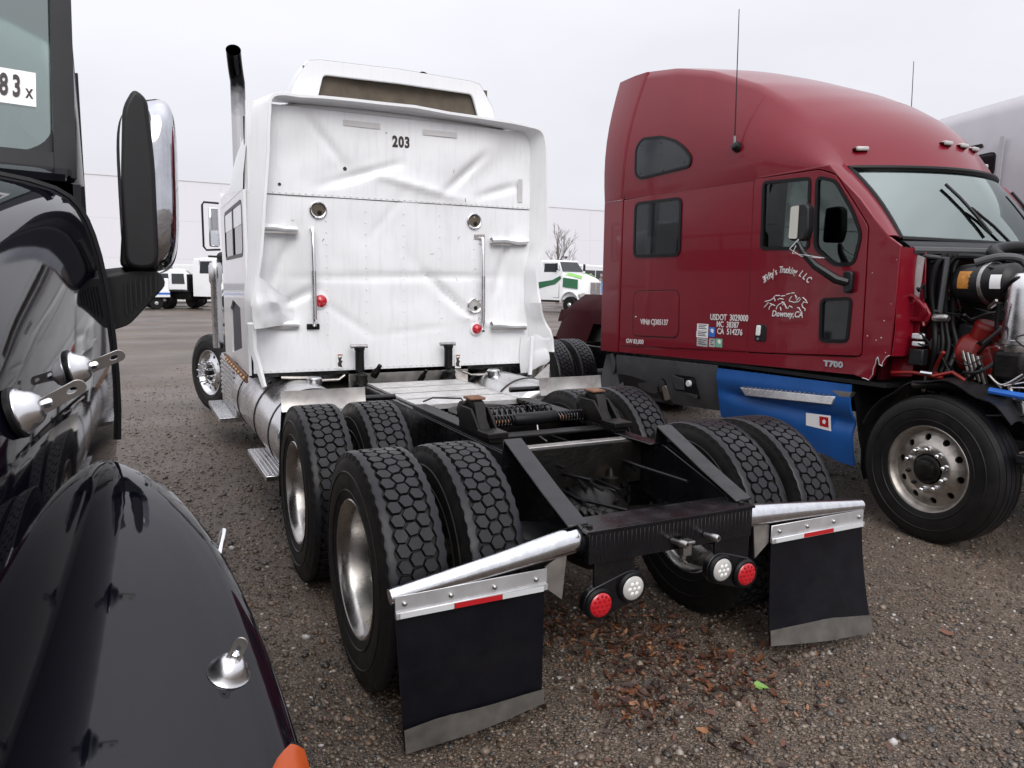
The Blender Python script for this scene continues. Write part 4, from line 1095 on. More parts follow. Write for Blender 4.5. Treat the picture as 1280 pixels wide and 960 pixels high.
    for x, z in ((-.527,1.11),(.506,1.075)):
        g = empty('warning_label', T)
        yb = on_back(x, z)-.01
        MB().box(x-.027, x+.027, yb-.001, yb+.001, z-.06, z+.06).build('backing', M['paper'], g)
        MB().prism([(-.018,-.04),(.018,-.05),(.01,-.02),(.02,.0),(.006,.012),(.018,.04),(-.006,.03),(-.018,.045),(-.012,.0),(-.02,-.015)], lambda u, v, w: (x+u, yb-.002+w, z+v), -.0006, .0006).build('print', M['black_ink'], g)
        MB().box(x-.02, x+.02, yb-.003, yb-.0015, z+.048, z+.057).build('print', M['amber'], g)
    MB().box(-.45,.62,3.0,3.03,.88,1.03).build('cab_mount_plate', M['alu_dirty'], T, bevel=.004)
    for (x, y, z, r) in ((-.26,2.93,.98,.03),(.36,2.95,.93,.035),(.15,2.95,.92,.025)):
        MB().lathe([(r,0),(r,.06),(r*.6,.08),(r*.6,.12)], c=(x,y,z), ax=(.2,-.3,.5), n=12).build('pipe_fitting', M['black_dirty'], T)
    MB().tube([(-1.0,2.95,1.0),(-.75,2.93,.99),(-.68,2.93,.965),(-.55,2.93,.965),(-.5,2.93,1.0)], .012, 8).build('wiring', M['alu_dirty'], T)
    MB().tube([(.55,2.95,.985),(.62,2.93,.955),(.75,2.93,.955),(.82,2.95,.99)], .010, 8).build('wiring', M['alu_dirty'], T)
    MB().tube([(.8,2.95,.97),(1.0,2.9,.93),(1.12,2.85,.95)], .014, 8).build('wiring', M['hose'], T)
    MB().lathe([(.16,0),(.16,.9),(.1,.95)], c=(-.15,3.2,.78), ax=(-1,0,0), n=20).build('air_tank', M['black_dirty'], T)
    # ---- roof fairing
    def fair(y0, hw0, hw1, z0, z1): return [(-hw0,y0,z0),(-hw1,y0,z1-.05),(-hw1+.06,y0,z1),(hw1-.06,y0,z1),(hw1,y0,z1-.05),(hw0,y0,z0)]
    def fair_sec(y):
        z1 = interp([3.0,3.1,3.5,4.2,4.9],[3.45,3.48,3.50,3.30,2.75], y)
        z0 = interp([3.0,3.3,3.6,4.0,4.4,4.7,4.95], [3.10,3.14,3.10,2.98,2.80,2.68,2.60], y)-.02
        h0 = interp([3.0,4.9],[.89,.80], y); h1 = interp([3.0,4.9],[.755,.70], y)
        return [(-h0,y,z0),(-(h0+h1)/2-.01,y,z0*.5+z1*.5),(-h1,y,z1-.07),(-h1+.04,y,z1-.015),(-h1+.12,y,z1),(0,y,z1+.015),(h1-.12,y,z1),(h1-.04,y,z1-.015),(h1,y,z1-.07),((h0+h1)/2+.01,y,z0*.5+z1*.5),(h0,y,z0)]
    MB().loft([fair_sec(3.0+1.9*i/12) for i in range(13)], closed=False, caps=False).build('roof_fairing', M['white'], T, smooth=50)
    o2 = [(x, z) for x, y, z in fair_sec(3.0)]
    op = roundpoly([(-.665,3.135),(.715,3.135),(.645,3.345),(0,3.352),(-.61,3.342)], .03)
    MB().plate(o2, [op], lambda u, v, w: (u, 3.0-w, v), .03).build('fairing_back', M['white'], T, bevel=.006)
    MB().sheet(lambda u, v: (-.76+1.56*u, 3.035+.05*math.sin(PI*u)+.01*noise.noise(Vector((u*9,v*3,0))), 3.10+.30*v), 20, 6, .004).build('fairing_opening', M['brown_mesh'], T)
    # ---- cab ahead of the sleeper
    cab = []
    for y, w, zt in ((4.96,1.02,2.62),(5.3,1.03,2.55),(6.0,1.03,2.50),(6.35,1.0,2.44)):
        h = [(w,1.0),(w+.01,1.5),(w,1.75),(w-.06,2.25),(w-.14,zt-.06),(w-.25,zt),(0,zt+.04)]
        cab.append([(-x,y,z) for x, z in h]+[(x,y,z) for x, z in reversed(h[:-1])])
    cab.append([(x*.98, 6.62 if z < 1.9 else 6.62-.26*(z-1.9)/.6, min(z, 2.4)) for x, y, z in cab[-1]])
    MB().loft(cab, closed=True).build('cab', M['white'], T, smooth=45)
    for sx in (-1, 1):
        g = empty('door_window', T)
        MB().prism([(5.35,1.72),(6.25,1.72),(6.15,2.25),(5.35,2.25)], lambda u, v, w: (sx*(1.015-.06*(v-1.72)/.5+w), u, v), -.01, .018).build('pane', M['glass_dark'], g)
    MB().prism([(-.88,1.78),(.88,1.78),(.80,2.28),(-.80,2.28)], lambda u, v, w: (u, 6.66-.26*(v-1.85)/.6+w, v), -.03, .0).build('windscreen', M['glass_dark'], T)
    hd = []
    for y, w, z in ((6.6,.78,1.72),(7.2,.72,1.70),(8.0,.64,1.66),(8.75,.58,1.60)):
        h = [(w,.95),(w,1.4),(w-.05,z-.12),(w-.16,z-.02),(0,z+.03)]
        hd.append([(-a,y,b) for a, b in h]+[(a,y,b) for a, b in reversed(h[:-1])])
    MB().loft(hd, closed=True).build('hood', M['white'], T, smooth=45)
    MB().box(-.5,.5,8.76,8.84,.75,1.55).build('radiator_grille', M['chrome'], T, bevel=.02)
    MB().box(-.92,.92,8.86,8.98,.35,.75).build('front_bumper', M['chrome'], T, bevel=.05)
    for sx in (-1, 1):
        MB().tube([(sx*.6,7.73,1.2),(sx*.95,7.73,1.15)], .02, 8).build('fender_strut', M['black_steel'], T)
    # ---- exhaust stack, air cleaner, mirror
    for sx in (-1, 1):
        g = empty('exhaust_stack', T)
        st = []
        for i in range(9):
            a = R(80)*i/8
            st.append((sx*.955-(0 if sx < 0 else 0), 5.30-.16*(1-math.cos(a)), 3.80+.16*math.sin(a)))
        pth = [(sx*.955,5.30,1.2),(sx*.955,5.30,2.2),(sx*.955,5.30,2.9),(sx*.955,5.30,3.4),(sx*.955,5.30,3.62)]
        MB().tube(pth, .072, 20, caps=False).build('pipe', M['sooted'], g)
        top = [(sx*.955,5.30,3.615),(sx*.955,5.30,3.75)]
        for i in range(1, 9):
            a = R(62)*i/8; top.append((sx*(.955+.05*i/8), 5.30-.30*(1-math.cos(a)), 3.75+.30*math.sin(a)))
        tm = MB().tube(top, .0725, 20, caps=False)
        tm.tube(top, .066, 20, caps=False)
        tm.build('sooty_elbow', M['sooted'], g, fix=False)
        MB().lathe([(.10,0),(.10,1.0),(.09,1.05)], c=(sx*.955,5.30,1.35), ax=(0,0,1), n=20).build('heat_shield', M['chrome'], g)
    for sx in (-1, 1):
        g = empty('air_cleaner', T)
        MB().lathe([(.055,0),(.06,.04),(.06,.75),(.075,.78),(.075,.96),(.06,1.0),(0,1.01)], c=(sx*1.13,6.45,.95), ax=(0,0,1), n=24).build('canister', M['alu'], g)
        g = empty('grab_rail', T)
        MB().tube([(sx*1.06,5.15,2.15),(sx*1.12,5.15,2.1),(sx*1.12,5.15,1.2),(sx*1.06,5.15,1.12)], .018, 10).build('bar', M['chrome'], g)
    for sx in (-1, 1):
        g = empty('wing_mirror', T)
        x0, x1, y, z0, z1 = sx*1.235, sx*1.05, 6.6, 2.12, 2.62
        MB().tube([(x1,y,z1+.03),(x0+.02*-sx,y,z1+.035),(x0,y,z1),(x0,y,z0+.02),(x0-.03*sx,y,z0-.02),(x1,y,z0-.01)], .0125, 10).build('bracket', M['black_plastic'], g)
        MB().obox(((x0*.35+x1*.65),y,(z0+z1)/2),(.115,.05,.46)).build('housing', M['chrome'], g, bevel=.02)
        MB().obox(((x0*.35+x1*.65),y-.027,(z0+z1)/2),(.095,.006,.43)).build('mirror_glass', mat('mirror_glass', (.75,.75,.76), .03, 1.0), g)
        MB().lathe([(.0,-.06),(.04,-.055),(.06,-.02),(.062,0),(.055,.004),(0,.005)], c=(x1-.01*sx,y-.04,z0-.10), ax=(0,-1,0), n=18).build('convex_mirror', M['black_plastic'], g)
    return T
white_truck()

# ================================================================== red tractor, hood removed (local: +y forward, +x its right side, origin under steer axle)
def red_truck():
    T = thing('semi_truck', 'dark red high-roof sleeper truck with its hood missing and engine exposed', 'truck', (4.122, .201, 0), R(182.3))
    SX = 1.22
    mp = lambda u, v, w: (SX+w, u, v)
    mpl = lambda u, v, w: (-SX-w, u, v)
    # ---- steer and drive wheels
    wm = dict(rim=M['wheel_dirty'], hub=M['black_dirty'], nut=M['chrome'])
    w = make_wheel('wheel', T, (1.135, 0, .515), 0, 'steer', wm, missing=(4, 5))
    w.rotation_euler = (R(28), 0, R(-3))
    w = make_wheel('wheel', T, (-1.135, 0, .515), PI, 'steer', wm)
    for y in (-5.35, -6.67):
        for s in (-1, 1):
            w = empty('wheel', T, (s*1.083, y, .515), 0 if s > 0 else PI)
            obj('tyre', TYRES['drive'], None, w); obj('rim', RIMS['dual'+M['drive_rim'].name], None, w)
            w = empty('wheel', T, (s*.737, y, .515), PI if s > 0 else 0)
            obj('tyre', TYRES['drive'], None, w)
        MB().tube([(-1.0,y,.515),(-.2,y,.515),(.2,y,.515),(1.0,y,.515)], [.07,.1,.1,.07], 12).build('axle', M['black_dirty'], T)
    MB().tube([(-1.0,0,.45),(-.6,0,.40),(.6,0,.40),(1.0,0,.45)], .055, 10).build('axle', M['black_dirty'], T)
    for s in (-1, 1):
        MB().box(s*.43-.035, s*.43+.035, -7.3, 1.35, .68, .94).build('frame_rail', M['black_steel'], T, bevel=.006)
    for y in (-7.25,-6.0,-4.6,-2.8,1.25):
        MB().box(-.39,.39,y-.04,y+.04,.70,.92).build('crossmember', M['black_steel'], T)
    # ---- right and left side skins with a separate door
    door = roundpoly([(-1.745,1.18),(-.61,1.25),(-.632,2.21),(-.775,2.40),(-.945,2.615),(-1.10,2.672),(-1.77,2.668)], .03, 3)
    body = [(-3.615,1.02),(-2.1,1.06),(-.66,1.10),(-.585,1.085),(-.53,1.075),(-.50,1.12),(-.485,1.20),(-.47,1.255),(-.455,1.20),(-.43,1.19),(-.415,1.24),(-.375,1.275),(-.365,1.6),(-.36,2.06),(-.47,2.135),(-.56,2.235),(-.72,2.42),(-1.02,2.70),(-1.10,2.70),(-3.615,2.655)]
    sl_win = roundpoly([(-3.395,2.058),(-2.69,2.058),(-2.70,2.595),(-3.40,2.60)], .06)
    lowline = None
    for s, m_ in ((1, mp), (-1, mpl)):
        rev = (lambda l: l) if s > 0 else (lambda l: l)
        MB().plate(body, [offset(door, -.008)], m_, .03).build('side_panel', M['red'], T, bevel=.004, seg=2)
        MB().plate(offset([p for p in body], .03), [], lambda u, v, w: m_(u, v, w-.045) if 0 else (s*(SX-.05+w), u, v), .004) if 0 else None
        rp_ = roundpoly([(-1.64,2.085),(-1.16,2.07),(-1.185,2.615),(-1.655,2.63)], .03)
        fp_ = roundpoly([(-1.085,2.07),(-.90,1.938),(-.73,1.94),(-.685,2.155),(-.775,2.335),(-.945,2.57),(-1.11,2.615)], .045)
        lw_ = roundpoly([(-.978,1.342),(-.738,1.352),(-.728,1.675),(-.99,1.66)], .04)
        D = empty('door', T)
        holes = [rp_, fp_] + ([lw_] if s > 0 else [])
        MB().plate(door, holes, lambda u, v, w: m_(u, v, w+.004), .03).build('door_skin', M['red'], D, bevel=.003, seg=2)
        for nm, lp, gm in (('window_pane', rp_, 'cabglass'), ('quarter_pane', fp_, 'cabglass')) + ((('lower_pane', lw_, 'glass_dark'),) if s > 0 else ()):
            MB().plate(offset(lp, -.016), [offset(lp, .010)], lambda u, v, w: m_(u, v, w+.012), .018).build('window_gasket', M['hose'], D)
            MB().plate(offset(lp, .004), [], lambda u, v, w: m_(u, v, w-.004), .004).build(nm, M[gm], D)
        h = MB().prism(roundpoly([(-1.665,1.285),(-1.535,1.285),(-1.535,1.435),(-1.665,1.435)], .03), lambda u, v, w: m_(u, v, w), .003, .010).build('handle_recess', M['black_plastic'], D, bevel=.004)
        MB().prism(roundpoly([(-1.64,1.335),(-1.595,1.335),(-1.59,1.425),(-1.635,1.425)], .012), lambda u, v, w: m_(u, v, w), .011, .028).build('handle', M['paper'], D, bevel=.006)
        MB().lathe([(.012,0),(.012,.012),(0,.013)], c=m_(-1.615,1.308,.010), ax=(s,0,0), n=12).build('lock', M['steel'], D)
        # sleeper window and luggage door
        g = empty('sleeper_window', T)
        MB().plate(offset(sl_win, -.016), [offset(sl_win, .012)], lambda u, v, w: m_(u, v, w+.012), .012).build('window_gasket', M['hose'], g)
        MB().plate(offset(sl_win, .010), [], lambda u, v, w: m_(u, v, w+.006), .005).build('pane', M['glass_dark'], g)
        ac = roundpoly([(-3.385,1.215),(-2.65,1.24),(-2.67,1.715),(-3.39,1.69)], .09, 5)
        g = empty('luggage_door', T)
        MB().plate(offset(ac, -.004), [offset(ac, .004)], lambda u, v, w: m_(u, v, w+.0015), .002).build('door_gap', M['hose'], g)
        MB().plate(offset(ac, .007), [], lambda u, v, w: m_(u, v, w+.005), .0045).build('door_skin', M['red'], g, bevel=.002)
        MB().lathe([(.011,0),(.009,.008),(0,.009)], c=m_(-3.33,1.42,.006), ax=(s,0,0), n=12).build('door_lock', M['alu'], g)
        # rocker seam
        MB().prism([(-3.57,1.095),(-.65,1.235),(-.65,1.239),(-3.57,1.100)], lambda u, v, w: m_(u, v, w), .0005, .0055).build('rocker_seam', M['maroon'], T)
        # rear side extender (lower)
        MB().prism([(-4.0,1.0),(-3.635,1.01),(-3.635,2.664),(-4.005,2.668)], lambda u, v, w: m_(u, v, w-.045*max(0,(-3.7-u))*2), -.05, .004).build('side_extender', M['red'], T, bevel=.012, seg=3)
    # ---- roof cap: columns from the side base line over the crease to the crown
    ZC = ([-4.0,-3.4,-3.0,-2.54,-2.0,-1.67,-1.365,-1.145,-1.02], [3.96,3.945,3.89,3.765,3.535,3.325,3.075,2.86,2.705])
    ZR = ([-4.0,-3.4,-3.0,-2.5,-2.2,-1.66,-1.36,-1.09,-.9,-.75,-.62], [3.99,4.01,3.975,3.85,3.745,3.53,3.385,3.22,3.06,2.885,2.70])
    Y0 = -3.60
    def roof_col(cidx, v):
        """cidx 0..1 base->crease, 1..2 crease->crown"""
        if cidx <= 1:
            y = Y0 + (-1.02-Y0)*v
            xb = interp([-3.6,-1.8,-1.02],[1.222,1.222,1.165], y); zb = 2.662+.04*max(0,(y+1.6))/.58
            xc = interp([-3.6,-2.5,-1.02],[1.11,1.05,.985], y); zc = interp(*ZC, y)
            t = cidx
            bul = .055*math.sin(PI*t)*min(1, (zc-zb)/.8)
            x = xb+(xc-xb)*t**1.7+bul; z = zb+(zc-zb)*t
            # scooped relief along the flank
            return (x, y, z)
        s = cidx-1
        ye = -1.02+.40*(1-(1-s)**2)
        yc = Y0+(-1.02-Y0)*v; yr = Y0+(-.62-Y0)*v
        y = Y0+(ye-Y0)*v
        f = 1-(1-s)**2.3
        xc = interp([-3.6,-2.5,-1.02],[1.11,1.05,.985], yc)
        z = interp(*ZC, yc)*(1-f)+interp(*ZR, yr)*f
        return (xc*(1-s), y, z)
    cols = [i/8 for i in range(0, 8)] + [.94,1.0,1.05] + [1+i/10 for i in range(1, 11)]
    full = [(c, 1) for c in cols] + [(c, -1) for c in reversed(cols[:-1])]
    NV = 40
    roof = MB()
    roof.loft([[(lambda p: (p[0]*s, p[1], p[2]))(roof_col(c, v/NV)) for c, s in full] for v in range(NV+1)], closed=False, caps=False)
    roof.build('roof_fairing', M['red'], T, smooth=70)
    # rear strip of the roof cap (separate moulding, narrower towards the top)
    def ext(c, s, k):
        p = roof_col(c, 0)
        h = max(0, p[2]-2.66)/1.35
        y = (-4.0+.07*h)+((-3.625+.22*h)-(-4.0+.07*h))*k
        if y > Y0: p = roof_col(c, (y-Y0)/((-1.02 if c <= 1 else -1.02+.40*(1-(2-c)**2))-Y0))
        tap = .035*(1-k)**2; o = .007*(1 if k < .98 else .2)
        return ((p[0]-tap+(o if c <= 1 else 0))*s, y, p[2]+(o*(c-1) if c > 1 else 0)+(.5*o if .8 < c <= 1.1 else 0)-tap*max(0, c-1))
    MB().loft([[ext(c, s, k) for c, s in full] for k in (0,.1,.3,.6,.9,.97,1.0)], closed=False, caps=False).build('rear_roof_moulding', M['red'], T, smooth=40)
    MB().hexa([(-1.12,-3.96,1.02),(1.12,-3.96,1.02),(1.12,-3.93,1.02),(-1.12,-3.93,1.02),(-.95,-3.88,3.85),(.95,-3.88,3.85),(.95,-3.85,3.85),(-.95,-3.85,3.85)]).build('sleeper_back', M['red'], T)
    MB().sheet(lambda u, v: (-1.2+2.4*u, -3.9+3.5*v, 1.06), 2, 2, .03).build('cab_floor', M['black_plastic'], T)
    # half-moon window, antenna, marker lamps
    hm = roundpoly([(-3.38,2.90),(-3.31,2.855),(-2.575,2.885),(-2.555,2.955),(-2.66,3.06),(-2.80,3.145),(-3.0,3.212),(-3.30,3.238),(-3.38,3.16)], .05)
    def on_roof(y, z, off=0):
        # invert the flank surface for x at (y,z)
        v = (y-Y0)/(-1.02-Y0); lo, hi = 0, 1
        for _ in range(24):
            mid = (lo+hi)/2
            if roof_col(mid, v)[2] < z: lo = mid
            else: hi = mid
        return roof_col(lo, v)[0]+off
    for s in (1, -1):
        g = empty('roof_window', T)
        a = hm
        def ring(l0, l1, o0):
            n = len(l0)
            mb = MB(); vs = [(s*on_roof(y, z, o0), y, z) for y, z in l0]+[(s*on_roof(y, z, o0), y, z) for y, z in l1]+[(s*on_roof(y, z, -.01), y, z) for y, z in l0]+[(s*on_roof(y, z, -.01), y, z) for y, z in l1]
            fs = []
            for i in range(n):
                j = (i+1) % n
                fs += [(i,j,n+j,n+i),(2*n+i,i,j,2*n+j) if 0 else (i,2*n+i,2*n+j,j),(n+i,n+j,3*n+j,3*n+i)]
            mb.add(vs, fs); return mb
        ring(offset(a, -.018), offset(a, .006), .012).build('window_gasket', M['hose'], g)
        n = len(a); c0 = (-2.98, 3.04)
        rings = [[(s*on_roof(c0[0]+(y-c0[0])*k, c0[1]+(z-c0[1])*k, .007), c0[0]+(y-c0[0])*k, c0[1]+(z-c0[1])*k) for y, z in offset(a, .005)] for k in (1.0,.66,.33,.02)]
        MB().loft([r+[r[0]] for r in rings], closed=False, caps=False).build('pane', M['glass_grey'], g)
        for y, z in ((-3.30,3.18),(-3.31,2.90),(-2.64,2.93),(-3.0,3.16),(-2.95,2.89)):
            MB().lathe([(.010,0),(.008,.006),(0,.007)], c=(s*on_roof(y,z,.006),y,z), ax=(s,0,0), n=8).build('screw', M['black_ink'], g)
    for s, yy, zt in ((1,-1.97,4.12),(-1,-2.05,4.08)):
        g = empty('antenna', T)
        xb = on_roof(yy, 2.97)
        MB().lathe([(.042,-.02),(.045,.02),(.035,.05),(.018,.06)], c=(s*xb,yy,2.965), ax=(s,0,.5), n=14).build('base', M['black_plastic'], g)
        MB().tube([(s*(xb+.035),yy,2.99),(s*(xb+.04),yy,3.06)], .012, 10).build('ferrule', M['steel'], g)
        MB().tube([(s*(xb+.04),yy,3.05),(s*(xb+.035),yy-.03,zt)], [.006,.0035], 6).build('whip', M['hose'], g)
    # raised character line on the roof: twin creases
    for x, y, z, nm in ((.86,-1.02,2.84,1),(.12,-.83,2.92,0),(-.10,-.82,2.92,0),(-.32,-.86,2.92,0),(-.86,-1.02,2.84,1)):
        # project on the roof: march down the column
        s_ = 1-abs(x)/1.0; best = None
        for q in range(60):
            p = roof_col(1+s_, .86+.14*q/60)
            if best is None or abs(p[2]-z) < abs(best[2]-z): best = p
        g = empty('marker_lamp', T)
        c = (math.copysign(best[0], x) if abs(x) > .01 else 0, best[1]+.012, best[2]+.012)
        MB().obox(c, (.10,.05,.035), rotm('Z', -math.copysign(.5, x) if nm else -x*.3)).build('lens', M['clear_lens'], g, bevel=.012, seg=3)
        MB().obox((c[0],c[1]-.018,c[2]-.006), (.115,.05,.03), rotm('Z', -math.copysign(.5, x) if nm else -x*.3)).build('base', M['maroon'], g, bevel=.01)
    # ---- windscreen
    def ws(u, v):
        x = 1-2*u
        yt = -.625-.395*x*x; zt = 2.69+.0*x
        yb = -.24-.25*x*x; zb = 2.095+.02*x*x
        a = Vector((x*.985, yt, zt)); b = Vector((x*1.045, yb, zb))
        p = b+(a-b)*v
        return (p.x, p.y+.03*math.sin(PI*v), p.z+.012*math.sin(PI*v))
    MB().sheet(ws, 30, 12, .006).build('windscreen', M['screen'], T, smooth=60)
    fr = [ws(u/30, 0) for u in range(31)]+[ws(1, v/12) for v in range(1, 13)]+[ws(u/30, 1) for u in range(29, -1, -1)]+[ws(0, v/12) for v in range(11, -1, -1)]
    MB().tube([Vector(p)+Vector((0,.008,.004)) for p in fr], .024, 8, caps=False).build('windscreen_gasket', M['hose'], T)
    for s in (1, -1):   # A-pillar skins
        def ap(u, v):
            a = Vector(ws(0 if s > 0 else 1, v)); side = Vector((s*(SX-.004), -.47-.55*v, 2.13+.565*v))
            p = a+(side-a)*u
            return (p.x+s*.0, p.y+.015*math.sin(PI*u), p.z+.01*math.sin(PI*u))
        MB().sheet(ap, 6, 10, .01).build('windscreen_pillar', M['red'], T, smooth=60)
    MB().box(-.22,-.02,-.36,-.33,2.14,2.23).build('windscreen_sticker', M['paper'], T)
    # interior
    sheet = MB().sheet(lambda u, v: (-1.0+2.0*u, -.75+.42*v, 2.02+.05*math.sin(PI*v)), 6, 6, .04); sheet.build('dashboard', M['dash'], T)
    for s in (-.55, .55):
        g = empty('seat', T)
        MB().obox((s,-1.75,1.60),(.5,.5,.16)).build('cushion', M['seat'], g, bevel=.05)
        MB().obox((s,-2.02,1.95),(.48,.14,.75), rotm('X', -.15)).build('backrest', M['seat'], g, bevel=.06)
        MB().obox((s,-2.08,2.42),(.28,.12,.2)).build('headrest', M['seat'], g, bevel=.05)
    g = empty('steering_wheel', T)
    ring = [(-.55+.22*math.cos(a*PI/12), -1.05+.10*math.sin(a*PI/12), 1.98+.19*math.sin(a*PI/12)) for a in range(25)]
    MB().tube(ring, .018, 8, caps=False).build('rim', M['black_plastic'], g)
    MB().tube([(-.55,-1.05,1.98),(-.55,-.85,1.85)], .05, 10).build('column', M['black_plastic'], g)
    MB().box(-1.15,1.15,-2.35,-2.33,1.1,2.65).build('sleeper_curtain', M['seat'], T)
    # ---- wipers
    for x0, x1 in ((.30,.05),(-.62,-.80)):
        g = empty('wiper', T)
        def wsx(x, v): return Vector(ws((1-x)/2, v))+Vector((0,.028,.016))
        a, b = wsx(x0-.18, .02), wsx(x1-.05, .36); c = wsx(x0+.22, .78)
        MB().tube([wsx(x0-.22,-.03), wsx(x0-.08,.2), wsx(x0+.06,.42)], .011, 6).build('arm', M['hose'], g)
        MB().tube([wsx(x0-.02,.10), wsx(x0+.05,.32), wsx(x0+.11,.55), wsx(x0+.155,.74)], .013, 6).build('blade', M['black_plastic'], g)
    # ---- mirror
    g = empty('wing_mirror', T)
    MB().prism(roundpoly([(.70-1.42,1.715),(-.655,1.72),(-.655,1.885),(-.74,1.885)], .03), lambda u, v, w: mp(u-.05, v, w), .004, .05).build('mount', M['black_plastic'], g, bevel=.01)
    MB().tube([(1.26,-.75,1.80),(1.32,-.80,1.82),(1.40,-.93,1.92),(1.44,-1.03,2.03),(1.46,-1.06,2.10)], [.032,.034,.03,.024,.02], 8).build('arm', M['black_plastic'], g)
    MB().prism(roundpoly([(-1.165,2.12),(-1.01,2.11),(-.985,2.20),(-.995,2.37),(-1.03,2.40),(-1.155,2.395)], .03), lambda u, v, w: (1.42+w, u, v), -.05, .03).build('housing', M['black_plastic'], g, bevel=.015)
    MB().prism(roundpoly([(-1.155,2.135),(-1.075,2.13),(-1.075,2.385),(-1.15,2.38)], .015), lambda u, v, w: (1.452+w, u, v), 0, .006).build('mirror_glass', mat('mirror_pale', (.50,.49,.44), .25, .3), g)
    for k in range(3):
        rs = random.Random(k)
        MB().tube([(1.44,-1.06,2.14),(1.50,-1.10+.03*k,2.03+rs.uniform(-.02,.03)),(1.46,-1.02+.05*k,1.98+rs.uniform(-.03,.03)),(1.38,-.90+.03*k,1.98)], .0028, 5).build('torn_wire', M['tape_white'] if k != 2 else M['hose'], g)
    # ---- lettering on the right side
    X1 = SX+.0075
    tx = lambda nm, b, size, y, z, sl=0.0, off=0, **kw: text(nm, b, size, M['white_ink'], T, (X1+off, y, z), Vector((0,1,sl)).normalized(), Vector((0,-sl,1)).normalized(), **kw)
    tx('lettering', 'VIN# CJ305137', .078, -3.03, 1.378, .03, bold=.0016, sx=.87)
    tx('lettering', 'GW 83,000', .066, -3.34, 1.155, .03, bold=.0016, sx=.95, off=-.002)
    tx('lettering', 'USDOT  3029000', .078, -1.985, 1.472, .02, bold=.0016, sx=.82)
    tx('lettering', 'MC  38387', .075, -1.995, 1.408, .02, bold=.0016, sx=.82)
    tx('lettering', 'CA  514276', .075, -1.965, 1.345, .02, bold=.0016, sx=.85)
    D0 = .004
    tx('lettering', 'Downey,CA', .070, -1.323, 1.533, .01, shear=.2, bold=.0016, sx=.92, off=D0)
    def word(wd, x0, y0, x1, y1, bow):
        n = len(wd)
        for i, ch in enumerate(wd):
            f = i/(n-1); px = x0+(x1-x0)*f; py = y0+(y1-y0)*f-bow*math.sin(PI*f)
            sl = -(y1-y0)/(x1-x0)*.95+bow*PI*math.cos(PI*f)/(x1-x0)
            yy = -1.609+(px-45)/725*.497; zz = 1.805+(300-py)/170*.098
            text('lettering', ch, .076, M['white_ink'], T, (X1+D0, yy, zz), Vector((0,1,sl)).normalized(), Vector((0,-sl,1)).normalized(), shear=.25, bold=.0018, sx=.72)
    word("3Fifty's", 70, 285, 250, 170, 4); word('Trucking', 322, 140, 552, 168, 10); word('LLC', 632, 195, 745, 275, 2)
    strokes = [[(115,610),(190,585),(230,555),(255,510)],[(110,705),(150,650),(165,620)],[(180,740),(190,690),(215,670)],[(190,640),(265,670)],[(210,575),(250,545),(262,595)],[(265,502),(325,500)],[(345,510),(400,498)],[(415,480),(465,462)],[(485,455),(525,450)],[(535,485),(560,525),(545,540)],
        [(470,540),(460,585),(530,605),(590,590),(620,540),(595,525),(560,570)],[(300,570),(330,550),(380,560)],[(285,730),(295,680),(330,640),(390,605)],[(360,600),(400,640),(430,710)],[(340,690),(355,745)],[(370,660),(395,620)],[(445,710),(470,665),(510,690)],[(575,690),(600,690),(625,740)],
        [(640,520),(680,555),(705,605),(655,590),(635,640),(650,680),(680,700),(680,735)],[(490,510),(470,545)]]
    lg = MB()
    for st in strokes:
        lg.tube([(X1+D0-.003, -1.572+.445*(a-110)/595, 1.560+.150*(750-b)/300) for a, b in st], .0046, 5)
    lg.build('horse_drawing', M['white_ink'], T)
    tx('badge', 'T700', .062, -.845, 1.163, .02, bold=.004, sx=1.35).data.materials[0] = M['silver']
    # permit stickers
    for (y0, y1, z0, z1, m_) in ((-2.395,-2.245,1.335,1.400,'paper'),(-2.40,-2.245,1.268,1.332,'paper'),(-2.39,-2.245,1.185,1.262,'deck'),(-2.235,-2.155,1.285,1.375,'sticker_blue'),(-2.225,-2.145,1.19,1.270,'deck'),(-2.138,-2.055,1.195,1.275,'sticker_green')):
        k = MB().box(SX+.0008, SX+.0030, y0, y1, z0, z1).build('permit_sticker', M[m_], T)
        if m_ in ('paper', 'deck'):
            for q in range(3):
                zz = z0+(z1-z0)*(.25+.25*q); MB().box(SX+.0031, SX+.0036, y0+.02, y1-.02-.02*(q % 2), zz, zz+.008).build('print', M['grey_plastic'], k)
        else:
            MB().prism([(0,0),(.03,-.01),(.035,.02),(.012,.035),(-.01,.02)], lambda u, v, w: (SX+.0034+w, (y0+y1)/2+u-.01, (z0+z1)/2+v), -.0003, .0003).build('print', M['paper'], k)
    # ---- under-cab fairings
    def fair_black(u, v):
        y = -3.66+1.55*u
        return (1.20-.10*v*v+.02*math.sin(u*3), y, .985+.04*u-(.46-.03*u)*v)
    MB().sheet(fair_black, 12, 8, .02).build('chassis_fairing', M['grey_plastic'], T, bevel=0)
    pf = lambda pts, r, o0, o1, nm, m_: MB().prism(roundpoly(pts, r), lambda u, v, w: (1.232-.10*((.985-v)/.46)**2+w, u, v), o0, o1).build(nm, M[m_], T, bevel=.004)
    pf([(-3.64,.785),(-3.40,.785),(-3.07,.745),(-2.935,.70),(-3.0,.575),(-3.62,.60)], .03, -.03, .001, 'fairing_arch', 'black_plastic')
    pf([(-2.985,.69),(-2.88,.825),(-2.815,.795),(-2.835,.66),(-2.77,.53),(-2.96,.575)], .02, -.02, .004, 'fairing_hole', 'hose')
    pf([(-2.89,.72),(-2.825,.75),(-2.80,.60),(-2.89,.575)], .02, -.01, .010, 'tank_end', 'alu_dirty')
